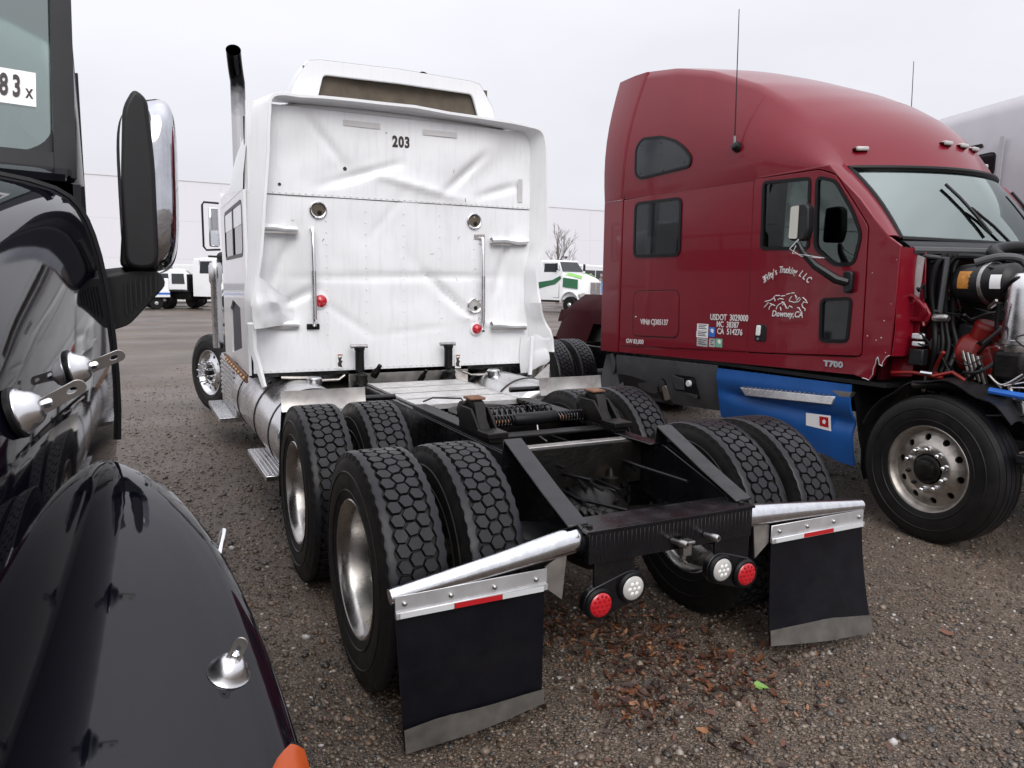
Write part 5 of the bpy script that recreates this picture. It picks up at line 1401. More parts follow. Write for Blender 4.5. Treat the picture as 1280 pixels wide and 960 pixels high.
    pf([(-2.735,.88),(-2.39,.885),(-2.355,.665),(-2.53,.715),(-2.70,.712)], .02, -.02, .003, 'fairing_recess', 'hose')
    pf([(-2.715,.862),(-2.55,.850),(-2.545,.735),(-2.68,.726)], .012, 0, .010, 'fairing_plate', 'grey_plastic')
    pf([(-2.55,.712),(-2.375,.708),(-2.385,.665)], .008, 0, .010, 'fairing_tab', 'grey_plastic')
    MB().lathe([(.032,0),(.032,.02),(.026,.026),(0,.027)], c=(1.225,-2.462,.812), ax=(1,0,0), n=16).build('filler_cap', M['tape_white'], T)
    MB().lathe([(.12,0),(.12,.03),(.09,.035),(.0,.036)], c=(1.10,-3.86,.86), ax=(1,-.3,0), n=18).build('exhaust_tip', M['grey_plastic'], T)
    MB().sheet(lambda u, v: (1.21-.10*(1-v)-.05*math.sin(u*3.1), -3.98+.42*u, .96-.42*v), 6, 8, .02).build('rear_fairing', M['grey_plastic'], T)
    def fair_blue(u, v):
        y = -2.10+1.42*u+.02*v
        zt = 1.0+.02*u; zb = interp([0,.85,.93,1.0],[.545,.42,.38,.385], u)
        z = zt+(zb-zt)*v
        x = 1.205-.05*gauss(v-.47, 0, .10, 1)*min(1, u*6)-.06*v*v + .012*gauss(v-.2, 0, .1, 1)-.03*gauss(u-.97, 0, .05, 1)*v
        return (x, y, z)
    MB().sheet(fair_blue, 20, 16, .02).build('step_fairing', M['blue'], T, smooth=50)
    sp = MB().hexa([(1.19,-1.76,.79),(1.245,-1.72,.795),(1.245,-.82,.845),(1.19,-.80,.845),(1.17,-1.82,.855),(1.235,-1.80,.860),(1.235,-.80,.915),(1.17,-.80,.915)]).build('step_tread', M['alu'], T, bevel=.006)
    for q in range(20):
        y = -1.75+.047*q; zz = .862+.0565*(y+1.8)
        MB().obox((1.222,y,zz+.004),(.03,.022,.012)).build('tread_stud', M['alu_dirty'], sp)
    MB().prism([(-.83,.915),(-.68,.925),(-.66,.965),(-.83,.96)], lambda u, v, w: (1.21+w, u, v), -.03, .02).build('torn_bracket', M['alu_dirty'], T)
    k = MB().prism([(-1.085,.635),(-.845,.628),(-.85,.752),(-1.085,.738)], lambda u, v, w: (1.207+w-.10*(.74-v), u, v), 0, .004).build('hazard_sticker', M['paper'], T)
    MB().prism([(-.95,.655),(-.865,.652),(-.868,.735),(-.952,.732)], lambda u, v, w: (1.207+w-.10*(.74-v), u, v), .0045, .006).build('print', M['tape_red'], k)
    MB().prism([(-.92,.68),(-.90,.675),(-.89,.70),(-.905,.715),(-.925,.70)], lambda u, v, w: (1.207+w-.10*(.74-v), u, v), .0062, .0068).build('print', M['paper'], k)
    MB().prism([(-.93,.43),(-.80,.44),(-.80,.47),(-.93,.46)], lambda u, v, w: (1.15+w, u, v), 0, .012).build('lower_clip', M['paper'], T)
    # ---- wheel-arch liner: crumpled
    MB().sheet(lambda u, v: (.72+.50*u, .02-(.62+.03*noise.noise(Vector((u*4,v*5,1))))*math.cos(PI*(.12+.66*v)), .52+(.61+.05*noise.noise(Vector((u*3,v*6,2))))*math.sin(PI*(.12+.66*v))), 12, 26, .008).build('wheel_liner', M['black_plastic'], T, smooth=40)
    for s in (1, -1):
        MB().sheet(lambda u, v: (s*(.75+.40*u), -.72+.16*v+.03*noise.noise(Vector((u*5,v*5,3))), 1.05-.75*v), 8, 10, .006).build('mud_shield', M['black_plastic'], T, smooth=40)
    # ---- firewall and engine bay
    MB().box(-1.14,1.17,-.50,-.47,1.08,2.06).build('firewall', M['maroon'], T)
    for s in (1, -1):
        MB().plate([(-.47,1.10),(-.30,1.12),(-.27,1.75),(-.30,2.02),(-.47,2.05)], [], lambda u, v, w: (s*(1.06+w-.05*(v-1.1)), u, v), .01).build('cowl_side', M['red'], T, bevel=.004)
        MB().sheet(lambda u, v: (s*(1.215-.16*v), -.365+.03*v+.01*math.sin(u*6), 1.27+.78*u), 8, 4, .004).build('cowl_edge', M['red'], T)
    MB().sheet(lambda u, v: (1.08-2.16*u, (-.22-.25*(1-2*u)**2)+.10*v, 2.085-.06*v*v), 20, 4, .02).build('cowl_grille', M['black_plastic'], T)
    MB().tube([(1.08-2.16*i/20, -.12-.24*(1-2*i/20)**2, 2.03) for i in range(21)], .03, 8).build('cowl_tray', M['grey_plastic'], T)
    # paint chips and jagged edge
    rs = random.Random(12)
    edge = [(-.585,1.085),(-.53,1.075),(-.50,1.12),(-.485,1.20),(-.47,1.255),(-.455,1.20),(-.43,1.19),(-.415,1.24),(-.375,1.275)]
    for a, b in zip(edge[:-1], edge[1:]):
        MB().tube([mp(*a,.002), mp((a[0]+b[0])/2+rs.uniform(-.006,.006), (a[1]+b[1])/2+.004, .004), mp(*b,.002)], rs.uniform(.002,.004), 5).build('torn_edge', M['deck'], T)
    for i in range(8):
        y, z = rs.uniform(-.58,-.38), rs.uniform(1.28,2.0)
        MB().lathe([(rs.uniform(.003,.007),0),(.002,.002),(0,.002)], c=mp(y,z,.0), ax=(1,0,0), n=6).build('paint_chip', M['deck'], T)
    A = 'engine_bay'
    def cyl(nm, c, ax, prof, m_, n=20): return MB().lathe(prof, c=c, ax=ax, n=n).build(nm, M[m_], T)
    def hose(nm, pts, r, m_='hose', n=9):
        # smooth through points
        P = [Vector(p) for p in pts]; o = []
        for i in range(len(P)-1):
            p0 = P[max(i-1,0)]; p1 = P[i]; p2 = P[i+1]; p3 = P[min(i+2,len(P)-1)]
            for k in range(5):
                t = k/5; o.append(.5*((2*p1)+(p2-p0)*t+(2*p0-5*p1+4*p2-p3)*t*t+(3*p1-p0-3*p2+p3)*t**3))
        o.append(P[-1])
        return MB().tube(o, r, n).build(nm, M[m_], T)
    # engine block with ribs, head, covers
    blk = MB().box(-.36,.38,-.45,.95,.85,1.45); blk.box(-.30,.32,-.42,.9,1.45,1.66)
    for q in range(8): blk.box(.38,.42,-.38+.16*q,-.30+.16*q,.95,1.40)
    blk.build('engine_block', M['black_dirty'], T, bevel=.02)
    MB().box(-.24,.26,-.40,.88,1.66,1.76).build('valve_cover', M['black_plastic'], T, bevel=.03)
    # red accessory drive and turbo
    tb = MB().lathe([(.05,-.10),(.12,-.08),(.155,0),(.12,.09),(.06,.12)], c=(.80,-.02,1.31), ax=(.3,1,0), n=20)
    tb.lathe([(.06,0),(.09,.02),(.09,.12),(.07,.14)], c=(.80,.03,1.40), ax=(.1,.4,1), n=16); tb.obox((.83,.12,1.26),(.12,.10,.20), rotm('X', .4)); tb.obox((.78,-.02,1.16),(.10,.16,.12))
    tb.build('turbocharger', M['rust_red'], T, bevel=.01)
    for q in range(4):
        MB().obox((.95,.03+.035*q,1.24-.01*q),(.04,.018,.20), rotm('X', .35))  .build('compressor_fin', M['alu_dirty'], T, bevel=.004)
    cyl('pulley', (.88,-.14,1.22), (1,.1,0), [(.03,-.04),(.10,-.04),(.085,-.01),(.10,.02),(.03,.03)], 'black_dirty')
    cyl('pulley', (.90,-.20,1.36), (1,.2,0), [(.02,-.03),(.07,-.03),(.06,0),(.07,.03),(.02,.03)], 'steel')
    cyl('air_cleaner', (.84,-.08,1.795), (.12,1,.05), [(0,-.06),(.11,-.055),(.135,-.03),(.14,.0),(.14,.20),(.128,.22),(.128,.33),(.10,.36),(.06,.37),(.055,.44)], 'black_plastic', 28)
    MB().sheet(lambda u, v: (.845+.146*math.cos(-.25+.85*v), -.07+.13*u, 1.80+.146*math.sin(-.25+.85*v)), 3, 6, .002).build('warning_label', M['orange'], T)
    MB().sheet(lambda u, v: (.875+.137*math.cos(-.3+.7*v), .16+.07*u, 1.805+.137*math.sin(-.3+.7*v)), 3, 6, .002).build('spec_label', M['paper'], T)
    MB().lathe([(.146,0),(.15,.005),(.15,.03),(.146,.035)], c=(.85,.08,1.80), ax=(.12,1,.05), n=28).build('clamp_band', M['steel'], T)
    cyl('exhaust_canister', (.93,.34,1.40), (0,.02,1), [(.06,-.25),(.085,-.22),(.09,-.05),(.10,-.03),(.104,.0),(.104,.36),(.095,.42),(.06,.465),(0,.475)], 'alu', 32)
    cyl('canister_clamp', (.93,.34,1.40), (0,0,1), [(.106,0),(.112,.005),(.112,.03),(.106,.035)], 'steel', 32)
    MB().obox((.93,.33,1.26),(.2,.2,.2)).build('canister_base', M['black_dirty'], T, bevel=.03)
    for k in range(4):
        dx = .034*k+.01*(k % 2)
        hose('coolant_hose', [(.98-dx,-.17+.02*k,2.0),(1.02-dx,-.21+.02*k,1.92),(1.02-dx,-.23+.03*k,1.75),(1.0-dx,-.20+.02*k,1.52),(1.02-dx,-.17+.03*k,1.35),(1.0,-.20+.04*k,1.17)], .020-.002*(k % 3), 'hose')
    hose('charge_pipe', [(.80,.10,1.97),(.70,.0,2.03),(.45,.05,2.06),(.2,.1,2.03),(-.2,.15,2.0)], .045, 'hose', 12)
    hose('charge_pipe', [(.92,.0,1.94),(.85,.12,1.98),(.75,.22,1.96),(.80,.32,1.85)], .026, 'grey_plastic')
    hose('air_duct', [(.86,.05,1.97),(.9,-.12,1.985),(.98,-.28,1.95)], .022, 'hose')
    MB().obox((.55,.02,2.02),(.10,.02,.04)).build('caution_label', M['yellow'], T)
    MB().sheet(lambda u, v: (1.055-.015*u, -.40+.09*u+.02*v, 1.66+.36*v-.04*u), 4, 6, .004).build('bent_panel', M['deck'], T)
    MB().prism([(-.40,1.60),(-.16,1.58),(-.15,1.98),(-.38,2.0)], lambda u, v, w: (.98+w, u, v), -.03, 0).build('heater_cover', M['black_plastic'], T, bevel=.01)
    MB().tube([(1.0,-.40,1.62),(1.0,-.17,1.60),(1.0,-.15,1.97),(1.0,-.37,2.0)], .02, 8).build('cover_rim', M['grey_plastic'], T)
    MB().obox((1.09,-.40,1.33),(.06,.11,.15)).build('fuse_box', M['black_plastic'], T, bevel=.012)
    MB().obox((1.09,-.255,1.42),(.05,.075,.04)).build('relay_box', M['tape_white'], T, bevel=.008)
    MB().obox((1.09,-.25,1.365),(.05,.075,.035)).build('relay_box', M['tape_white'], T, bevel=.008)
    MB().obox((1.08,-.25,1.27),(.07,.11,.12)).build('relay_box', M['black_plastic'], T, bevel=.01)
    MB().prism([(-.44,1.50),(-.22,1.52),(-.20,1.58),(-.25,1.66),(-.44,1.68)], lambda u, v, w: (1.03+w, u, v), 0, .03).build('hinge_bracket', M['red'], T, bevel=.01)
    MB().tube([(1.08,-.44,1.72),(1.10,-.30,1.70),(1.10,-.22,1.62),(1.08,-.26,1.54),(1.08,-.44,1.53)], .016, 8).build('hinge_loop', M['red'], T)
    cyl('brake_valve', (1.02,-.20,1.555), (.1,1,0), [(.02,0),(.03,.01),(.03,.1),(.02,.12)], 'steel', 12)
    MB().tube([(1.12,-.42,1.14),(1.13,-.25,1.16),(1.12,-.10,1.15),(1.10,.02,1.19),(1.08,.10,1.14)], .013, 8).build('bent_rail', M['rust_red'], T)
    MB().tube([(1.14,-.18,1.168),(1.13,-.10,1.165)], .016, 8).build('bare_metal_end', M['alu'], T)
    rs = random.Random(21)
    for i in range(64):
        y = rs.uniform(-.38,.5); z = rs.uniform(1.05,1.9); x = rs.uniform(.75,1.08)
        pts = [(x,y,z)]
        for _ in range(3): pts.append((pts[-1][0]+rs.uniform(-.09,.06), pts[-1][1]+rs.uniform(-.12,.14), pts[-1][2]+rs.uniform(-.16,.10)))
        hose('wire_loom', pts, rs.choice([.005,.007,.010,.013]), rs.choice(['hose','hose','hose','black_plastic','black_dirty','black_dirty','steel','rust_red','alu_dirty']), 6)
    for i in range(34):
        y = rs.uniform(-.3,.9); z = rs.uniform(.95,1.6); x = rs.uniform(.45,.85)
        MB().obox((x,y,z),(rs.uniform(.04,.14),rs.uniform(.04,.16),rs.uniform(.04,.14)), rotm('X', rs.uniform(-.5,.5))).build('engine_fitting', M[rs.choice(['black_dirty','black_plastic','steel','black_dirty','hose'])], T, bevel=.008)
    MB().box(-.55,.55,1.02,1.14,.75,1.85).build('radiator', M['black_dirty'], T, bevel=.01)
    MB().lathe([(.40,0),(.42,.02),(.42,.10),(.36,.12)], c=(0,.86,1.28), ax=(0,1,0), n=28).build('fan_shroud', M['black_plastic'], T)
    MB().box(-1.05,1.05,1.36,1.50,.55,.80).build('bumper_beam', M['black_steel'], T, bevel=.02)
    MB().tube([(.9,.5,.95),(1.0,.2,1.06),(1.12,-.02,1.10),(1.2,-.2,1.08)], .03, 8).build('broken_bracket', M['black_dirty'], T)
    MB().tube([(1.05,.25,1.09),(1.02,.7,1.06)], .022, 8).build('air_hose', M['sticker_blue'], T)
    hose('air_hose', [(1.1,.05,1.0),(1.15,.25,.93),(1.08,.5,.96),(1.0,.8,.9)], .012, 'hose')
    MB().obox((1.12,.78,.70),(.18,.5,.06)).build('step_bracket', M['black_plastic'], T, bevel=.01)
    return T
red_truck()

# hood of the red truck, taken off and laid on its rear frame
def loose_hood():
    H = thing('truck_hood', 'dark maroon truck hood taken off and laid behind the red sleeper', 'hood', (4.75, 6.55, -.16), R(182.3))
    H.rotation_euler = (0, R(-24), R(182.3))
    def hs(y, w, zc, zs):
        h = [(w,zs),(w+.02,zs+.2),(w-.03,zc-.28),(w-.16,zc-.08),(w-.40,zc-.01),(0,zc+.03)]
        return [(x,y,z) for x, z in h]+[(-x,y,z) for x, z in reversed(h[:-1])]
    st = [(-1.05,1.02,1.42,.98),(-.75,1.06,1.60,.98),(-.3,1.06,1.60,.98),(.1,1.05,1.52,.98),(.5,1.0,1.43,1.0),(.85,.9,1.32,1.0),(1.05,.75,1.22,1.0)]
    MB().loft([hs(*s) for s in st], closed=False, caps=False).build('shell', M['maroon'], H, smooth=50)
    MB().sheet(lambda u, v: (1.04+.06*math.sin(u*3), -.9+.9*u, .55+.62*v-.2*(u-.5)**2), 10, 6, .02).build('fender', M['maroon'], H, smooth=50)
    MB().sheet(lambda u, v: (.35-.75*u, -.55+.30*v+.1*u, 1.655-.02*u+.03*math.sin(PI*v)), 10, 6, .01).build('headlamp', M['clear_lens'], H, smooth=50)
    MB().prism([(-.6,1.05),(.6,1.05),(.5,1.25),(-.5,1.25)], lambda u, v, w: (u, 1.04+w, v), 0, .05).build('grille', M['chrome'], H, bevel=.02)
    MB().box(-.5,.5,-.9,.9,.945,.975).build('hood_frame', M['black_plastic'], H)
    MB().box(-.98,.95,-.95,.9,.72,1.2).build('hood_light_block', M['black_dirty'], H)  # dark box added to stop light showing through under the shell
loose_hood()

# ================================================================== black tractor standing close by (world coordinates, faces -y)
def black_truck():
    loc = Vector((-3.3, -1.2, 0))
    T = thing('semi_truck', 'glossy black truck with broad fender, chrome-backed mirror and bare mirror mounts', 'truck', loc)
    XC = -3.3
    # stations: y : (X,z) from fender joint to ridge to crown
    ST = [(-.62, [(-2.135,1.02),(-2.085,1.15),(-2.062,1.30),(-2.068,1.55),(-2.08,1.75),(-2.10,1.88),(-2.128,1.965),(-2.155,2.012),(-2.21,2.035),(-2.45,2.075),(XC,2.13)]),
          (-1.0, [(-2.155,1.02),(-2.115,1.15),(-2.090,1.30),(-2.093,1.55),(-2.105,1.70),(-2.13,1.80),(-2.17,1.885),(-2.215,1.935),(-2.28,1.96),(-2.50,2.01),(XC,2.06)]),
          (-1.35,[(-2.175,1.02),(-2.14,1.13),(-2.112,1.28),(-2.114,1.52),(-2.13,1.64),(-2.17,1.73),(-2.235,1.80),(-2.28,1.85),(-2.34,1.88),(-2.56,1.93),(XC,1.99)]),
          (-1.85,[(-2.215,1.0),(-2.19,1.10),(-2.172,1.25),(-2.172,1.46),(-2.185,1.56),(-2.225,1.63),(-2.30,1.69),(-2.36,1.73),(-2.43,1.76),(-2.65,1.81),(XC,1.87)]),
          (-2.25,[(-2.30,.95),(-2.29,1.05),(-2.285,1.18),(-2.295,1.36),(-2.315,1.44),(-2.36,1.50),(-2.42,1.55),(-2.48,1.59),(-2.56,1.62),(-2.75,1.67),(XC,1.73)]),
          (-2.55,[(-2.45,.9),(-2.45,1.0),(-2.45,1.1),(-2.46,1.2),(-2.49,1.27),(-2.53,1.33),(-2.58,1.38),(-2.63,1.41),(-2.70,1.44),(-2.85,1.49),(XC,1.55)]),
          (-2.72,[(-2.66,.8),(-2.66,.9),(-2.66,1.0),(-2.67,1.05),(-2.69,1.1),(-2.72,1.14),(-2.76,1.18),(-2.80,1.21),(-2.85,1.24),(-2.95,1.28),(XC,1.33)])]
    ys = [s[0] for s in ST]
    def hood_sec(y):
        pts = []
        yy = [-a for a in ys]
        for k in range(11):
            pts.append((interp(yy, [s[1][k][0] for s in ST], -y), interp(yy, [s[1][k][1] for s in ST], -y)))
        # smooth across with Chaikin
        q = [pts[0]]
        for a, b in zip(pts[:-1], pts[1:]):
            q += [(a[0]*.75+b[0]*.25, a[1]*.75+b[1]*.25), (a[0]*.25+b[0]*.75, a[1]*.25+b[1]*.75)]
        q.append(pts[-1])
        return [(x, y, z) for x, z in q]+[(2*XC-x, y, z) for x, z in reversed(q[:-1])]
    # smooth stations along y
    yv = [-.62-2.10*i/30 for i in range(31)]
    def sm(y):
        a, b, c = hood_sec(max(min(y+.14,-.62),-2.72)), hood_sec(y), hood_sec(max(min(y-.14,-.62),-2.72))
        return [tuple(.25*p[i]+.5*q[i]+.25*r[i] if i != 1 else y for i in range(3)) for p, q, r in zip(a, b, c)]
    HG = np.array([sm(y) for y in yv])
    def relax(G, it, ends=True):
        for _ in range(it):
            H_ = G.copy(); H_[1:-1, :, 0] = .25*G[:-2, :, 0]+.5*G[1:-1, :, 0]+.25*G[2:, :, 0]; H_[1:-1, :, 2] = .25*G[:-2, :, 2]+.5*G[1:-1, :, 2]+.25*G[2:, :, 2]; G = H_
            H_ = G.copy(); H_[:, 1:-1] = .25*G[:, :-2]+.5*G[:, 1:-1]+.25*G[:, 2:]; G = H_
        return G
    HG = relax(HG, 5)
    def sm(y): return [tuple(p) for p in HG[int(round((-.62-y)/2.10*30))]]
    MB().loft([[tuple(p) for p in r] for r in HG], closed=False, caps=False).build('hood', M['black_paint'], T, smooth=60)
    # rear return edge of the hood
    e = sm(-.62)
    MB().tube(e[4:len(e)-4], .012, 6).build('hood_rear_edge', M['hose'], T)
    # fenders (both sides)
    XO = ([.70,.85,1.0,1.1,1.2,1.35,1.5,1.62,1.8,2.0,2.2,2.45,2.65,2.78],[-2.08,-2.055,-2.015,-1.97,-1.925,-1.872,-1.838,-1.818,-1.798,-1.782,-1.788,-1.83,-1.93,-2.10])
    ZT = ([.70,.85,1.0,1.1,1.2,1.35,1.5,1.6,1.8,2.0,2.2,2.45,2.65,2.78],[1.22,1.27,1.295,1.297,1.288,1.258,1.21,1.172,1.095,1.01,.92,.80,.68,.60])
    XJ = ([.70,1.05,1.386,1.58,1.79,2.25,2.55,2.78],[-2.13,-2.125,-2.155,-2.19,-2.23,-2.33,-2.48,-2.7])
    for s in (1, -1):
        secs = []
        for i in range(41):
            t = .70+2.08*i/40
            xo, zt, xj = interp(*XO, t), interp(*ZT, t), interp(*XJ, t)
            dy = t-1.45
            arch = .50+math.sqrt(max(0, .60**2-dy*dy)) if abs(dy) < .60 else .30
            zl = min(arch, zt-.14)
            w = xo-xj
            pts = [(xj-.02,zt-.015),(xj+w*.2,zt+.004),(xj+w*.45,zt+.008),(xj+w*.68,zt-.002),(xj+w*.84,zt-.018),(xo-.022,zt-.045),(xo-.008,zt-.08),(xo,zt-.13),(xo+.004,(zt-.14)*.5+zl*.5 if zl < zt-.16 else zt-.14),(xo-.002,zl-.002),(xo-.04,zl-.01)]
            secs.append([(x if s > 0 else 2*XC-x, -t, z) for x, z in pts])
        # soften along the length
        sm2 = []
        for i in range(41):
            a, b, c = secs[max(i-1,0)], secs[i], secs[min(i+1,40)]
            sm2.append([tuple(.25*p[k]+.5*q[k]+.25*r[k] for k in range(3)) for p, q, r in zip(a, b, c)])
        FG = np.array(sm2)
        for _ in range(4):
            q = FG.copy(); q[1:-1] = .25*FG[:-2]+.5*FG[1:-1]+.25*FG[2:]; FG = q
        sm2 = [[tuple(p) for p in r] for r in FG]
        MB().loft(sm2, closed=False, caps=False).build('fender', M['black_paint'], T, smooth=60)
    wm = dict(rim=M['alu'], hub=M['black_dirty'], nut=M['chrome'])
    make_wheel('wheel', T, (-2.08,-1.45,.515), 0, 'steer', wm); make_wheel('wheel', T, (2*XC+2.08,-1.45,.515), PI, 'steer', wm)
    MB().box(2*XC+1.95,-1.95,-2.95,-2.80,.35,.72).build('front_bumper', M['black_paint'], T, bevel=.05, seg=4)
    MB().prism([(-.55,.75),(.55,.75),(.45,1.22),(-.45,1.22)], lambda u, v, w: (XC+u, -2.76+w+.25*(v-.75), v), -.03, .02).build('grille', M['chrome'], T, bevel=.02)
    for s in (1,-1):
        MB().box(XC-.43*s-.04, XC-.43*s+.04, -2.7, 6.0, .66, .92).build('frame_rail', M['black_steel'], T)
    # turn lamp in the fender front
    tl = empty('turn_lamp', T)
    def lamp(u, v, off, k=1.0):
        y = -1.945-.17*u; x = -1.815-.055*v*k
        t = -y; xo, zt = interp(*XO, t), interp(*ZT, t)
        d = max(0, (x-(xo-.16))/.16)
        return (x, y, zt+.004-.075*d**2.2+off)
    MB().sheet(lambda u, v: lamp(.12+.86*u, .05+.95*v*min(1,.25+u*1.4), .012+.012*math.sin(PI*u)*math.sin(PI*v)), 10, 8, .02).build('lens', M['amber'], tl, smooth=60)
    MB().sheet(lambda u, v: lamp(u, -.08+1.2*v*min(1,.25+u*1.3), .006), 10, 8, .015).build('bezel', M['hose'], tl, smooth=60)
    g = empty('side_reflector', T)
    MB().obox((interp(*XO,1.42)-.016,-1.42,interp(*ZT,1.42)-.055),(.012,.12,.022), rotm('Z', -.22) @ rotm('X', .28) @ rotm('Y', .5)).build('trim', M['chrome'], g, bevel=.004)
    # bare mirror-mount feet: dome, bolt, strap
    def foot(c, nrm, along, sg, sdir=None):
        g = empty('mirror_mount', T)
        n = Vector(nrm).normalized(); a = Vector(along); a = (a-n*a.dot(n)).normalized(); b = n.cross(a)
        MB().lathe([(.040,-.004),(.041,.004),(.037,.007)], c=c, ax=n, n=28).build('gasket', M['hose'], g)
        MB().lathe([(.0375,.006),(.0375,.009),(.033,.013),(.029,.022),(.024,.031),(.017,.037),(.009,.039),(0,.0395)], c=c, ax=n, n=28).build('dome', M['chrome'] if 0 else M['alu'], g)
        MB().lathe([(.008,.036),(.008,.050),(.005,.053),(0,.053)], c=Vector(c)+a*.002, ax=n, n=6).build('bolt', M['chrome'], g)
        # strap plate standing out from the dome
        base = Vector(c)+n*.040
        d = (n*.97+a*.25).normalized()
        side = (b*.55+a*.85); side = (side-d*side.dot(d)).normalized()
        if sdir: side = Vector(sdir); side = (side-d*side.dot(d)).normalized()
        up_ = d.cross(side).normalized()
        L, Wd, th = (.066, .0125, .003) if not sdir else (.042, .0125, .003)
        lp = []
        for k in range(9):
            t = -PI/2+PI*k/8; lp.append((L-Wd+Wd*math.cos(t), Wd*math.sin(t)))
        lp = [(-.012,-Wd)]+lp+[(-.012,Wd)]
        hole = [(L-.022+.008*math.cos(2*PI*k/12), .0042*math.sin(2*PI*k/12)) for k in range(12)]
        MB().plate(lp, [hole], lambda u, v, w: tuple(base+d*u+side*v+up_*(w+th/2)), th).build('strap', M['steel'] if not sdir else M['alu_dirty'], g, bevel=.0006, seg=1)
    def hood_x(y, z):
        s = sm(y); s = s[:len(s)//2+1]
        zs = [p[2] for p in s]; xs_ = [p[0] for p in s]
        return interp(zs, xs_, z)
    for y, z in ((-1.76,1.555),(-1.38,1.578)):
        x = hood_x(y, z); n = Vector((1, hood_x(y-.05,z)*0-.12, (hood_x(y,z-.04)-hood_x(y,z+.04))/.08))
        foot((x, y, z), n, (0,-.2,1) if 0 else (.0,.3,.9), 0)
    foot((-1.90,-1.80,interp(*ZT,1.80)-.020), (.25,-.38,1), (.6,.5,0), 0, (.9,-.35,.1))
    # ---- cab
    def side_x(y): return -2.145-.058*(y+.4)
    def cab_sec(y):
        w = side_x(y)
        zt = interp([-.2,.3,.6,2.4],[2.10,2.75,2.98,3.05], y)
        pts = [(w-.02,.95),(w+.0,1.3),(w,1.9),(w-.015,2.1),(w-.03,min(2.3,zt-.02)),(w-.09,max(zt-.10,2.12)),(w-.2,zt),(XC,zt+.03)]
        return [(x, y, z) for x, z in pts]+[(2*XC-x, y, z) for x, z in reversed(pts[:-1])]
    MB().loft([cab_sec(y) for y in (-.05,.2,.35,.5,.8,1.3,2.4)], closed=False, caps=False).build('cab', M['black_paint'], T, smooth=45)
    MB().box(2*XC+2.25,-2.25,2.38,2.42,.95,3.0).build('cab_back', M['black_paint'], T)
    # door skin below the pillar, cowl behind the hood
    MB().sheet(lambda u, v: (side_x(-.55+.5*u)-.006*math.sin(PI*v), -.56+.52*u, 1.05+.98*v), 6, 8, .02).build('cowl_side', M['black_paint'], T)
    MB().sheet(lambda u, v: (-2.17-1.13*u*2, -.62+.34*v, 2.03+.03*math.sin(PI*u)+.035*v+.02*math.sin(PI*v)), 16, 6, .02).build('cowl', M['black_paint'], T, smooth=60)
    # windscreen plane: raked back
    def wsp(u, v, off=0):   # u from our right edge inwards
        x = -2.165-.0-2.27*u
        bow = .22*(1-(1-2*u)**2)**.8
        return (x, -.30-bow*.7+.62*v*.62-off, 2.085+.95*v*.8)
    MB().sheet(lambda u, v: wsp(.0+u, v, -.015), 40, 14, .02).build('windscreen_surround', M['black_plastic'], T, smooth=60) if 0 else None
    def band(u0, u1, v0, v1, nm, m_, off, th=.012): return MB().sheet(lambda u, v: wsp(u0+(u1-u0)*u, v0+(v1-v0)*v, off), 30, 10, th).build(nm, m_, T, smooth=60)
    gl = [(.030,.055),(.030,1.0),(.97,1.0),(.97,.055)]
    inn = roundpoly(gl, .05, 6)
    lp_o = [(0,-.03),(0,1.04),(1,1.04),(1,-.03)]
    # frame as plate in (u,v) space: dense outline so that it follows the bow
    def dense(l, n=16):
        o = []
        for i in range(len(l)):
            a, b = l[i], l[(i+1) % len(l)]
            k = max(1, int(math.hypot(b[0]-a[0], b[1]-a[1])*n))
            for q in range(k): o.append((a[0]+(b[0]-a[0])*q/k, a[1]+(b[1]-a[1])*q/k))
        return o
    MB().sheet(lambda u, v: wsp(u*.024, -.03+1.07*v, .02), 6, 12, .02).build('windscreen_frame', M['black_plastic'], T, smooth=60)
    MB().sheet(lambda u, v: wsp(1-u*.024, -.03+1.07*v, .02), 6, 12, .02).build('windscreen_frame', M['black_plastic'], T, smooth=60)
    MB().sheet(lambda u, v: wsp(.0242+.9516*u, -.03+.10*v, .02), 30, 3, .02).build('windscreen_frame', M['black_plastic'], T, smooth=60)
    MB().sheet(lambda u, v: wsp(.0242+.9516*u, .98+.06*v, .02), 30, 3, .02).build('windscreen_frame', M['black_plastic'], T, smooth=60)
    # rounded glass corner filler
    cf = MB()
    for (cu, cv, su, sv) in ((.024,.07,1,1),(.976,.07,-1,1)):
        N = 8; pts = [wsp(cu, cv, .021)]
        for k in range(N+1):
            a = PI/2*k/N; pts.append(wsp(cu+su*.055*(1-math.sin(a)), cv+sv*.13*(1-math.cos(a)), .021))
        cf.add(pts, [(0, i, i+1) for i in range(1, N+1)])
    cf.build('glass_corner', M['black_plastic'], T)
    band(.02, .98, .02, 1.02, 'windscreen', M['screen2'], .008, .006)
    MB().sheet(lambda u, v: (-2.164+.022*u+.004*math.sin(PI*u)-.03*v, -.322+.10*u+.384*v, 2.06+.77*v), 6, 12, .012).build('windscreen_pillar', M['black_paint'], T, smooth=60)
    MB().box(2*XC+2.3,-2.3,.55,.57,1.0,2.9).build('cab_lining', M['seat'], T)
    MB().sheet(lambda u, v: (-2.3-2.0*u, -.25+.7*v, 2.0), 2, 2, .05).build('dashboard', M['black_plastic'], T)
    # lot sticker on the glass
    g = empty('lot_sticker', T)
    def wpt(du, dz, off):   # metres from sticker's right edge
        u = .042+du/2.27; v = (2.352-.085*0+dz-2.085)/.76
        return Vector(wsp(u, v, off))
    MB().sheet(lambda u, v: wpt(.34*u, -.058+.116*v, .014), 8, 4, .001).build('paper', M['paper'], g)
    o = wpt(.105, .0, .017); ux = (wpt(.05,0,.017)-wpt(.20,0,.017)).normalized(); uy = (wpt(.1,.05,.017)-wpt(.1,-.05,.017)).normalized()
    o = wpt(.0, .0, .017)
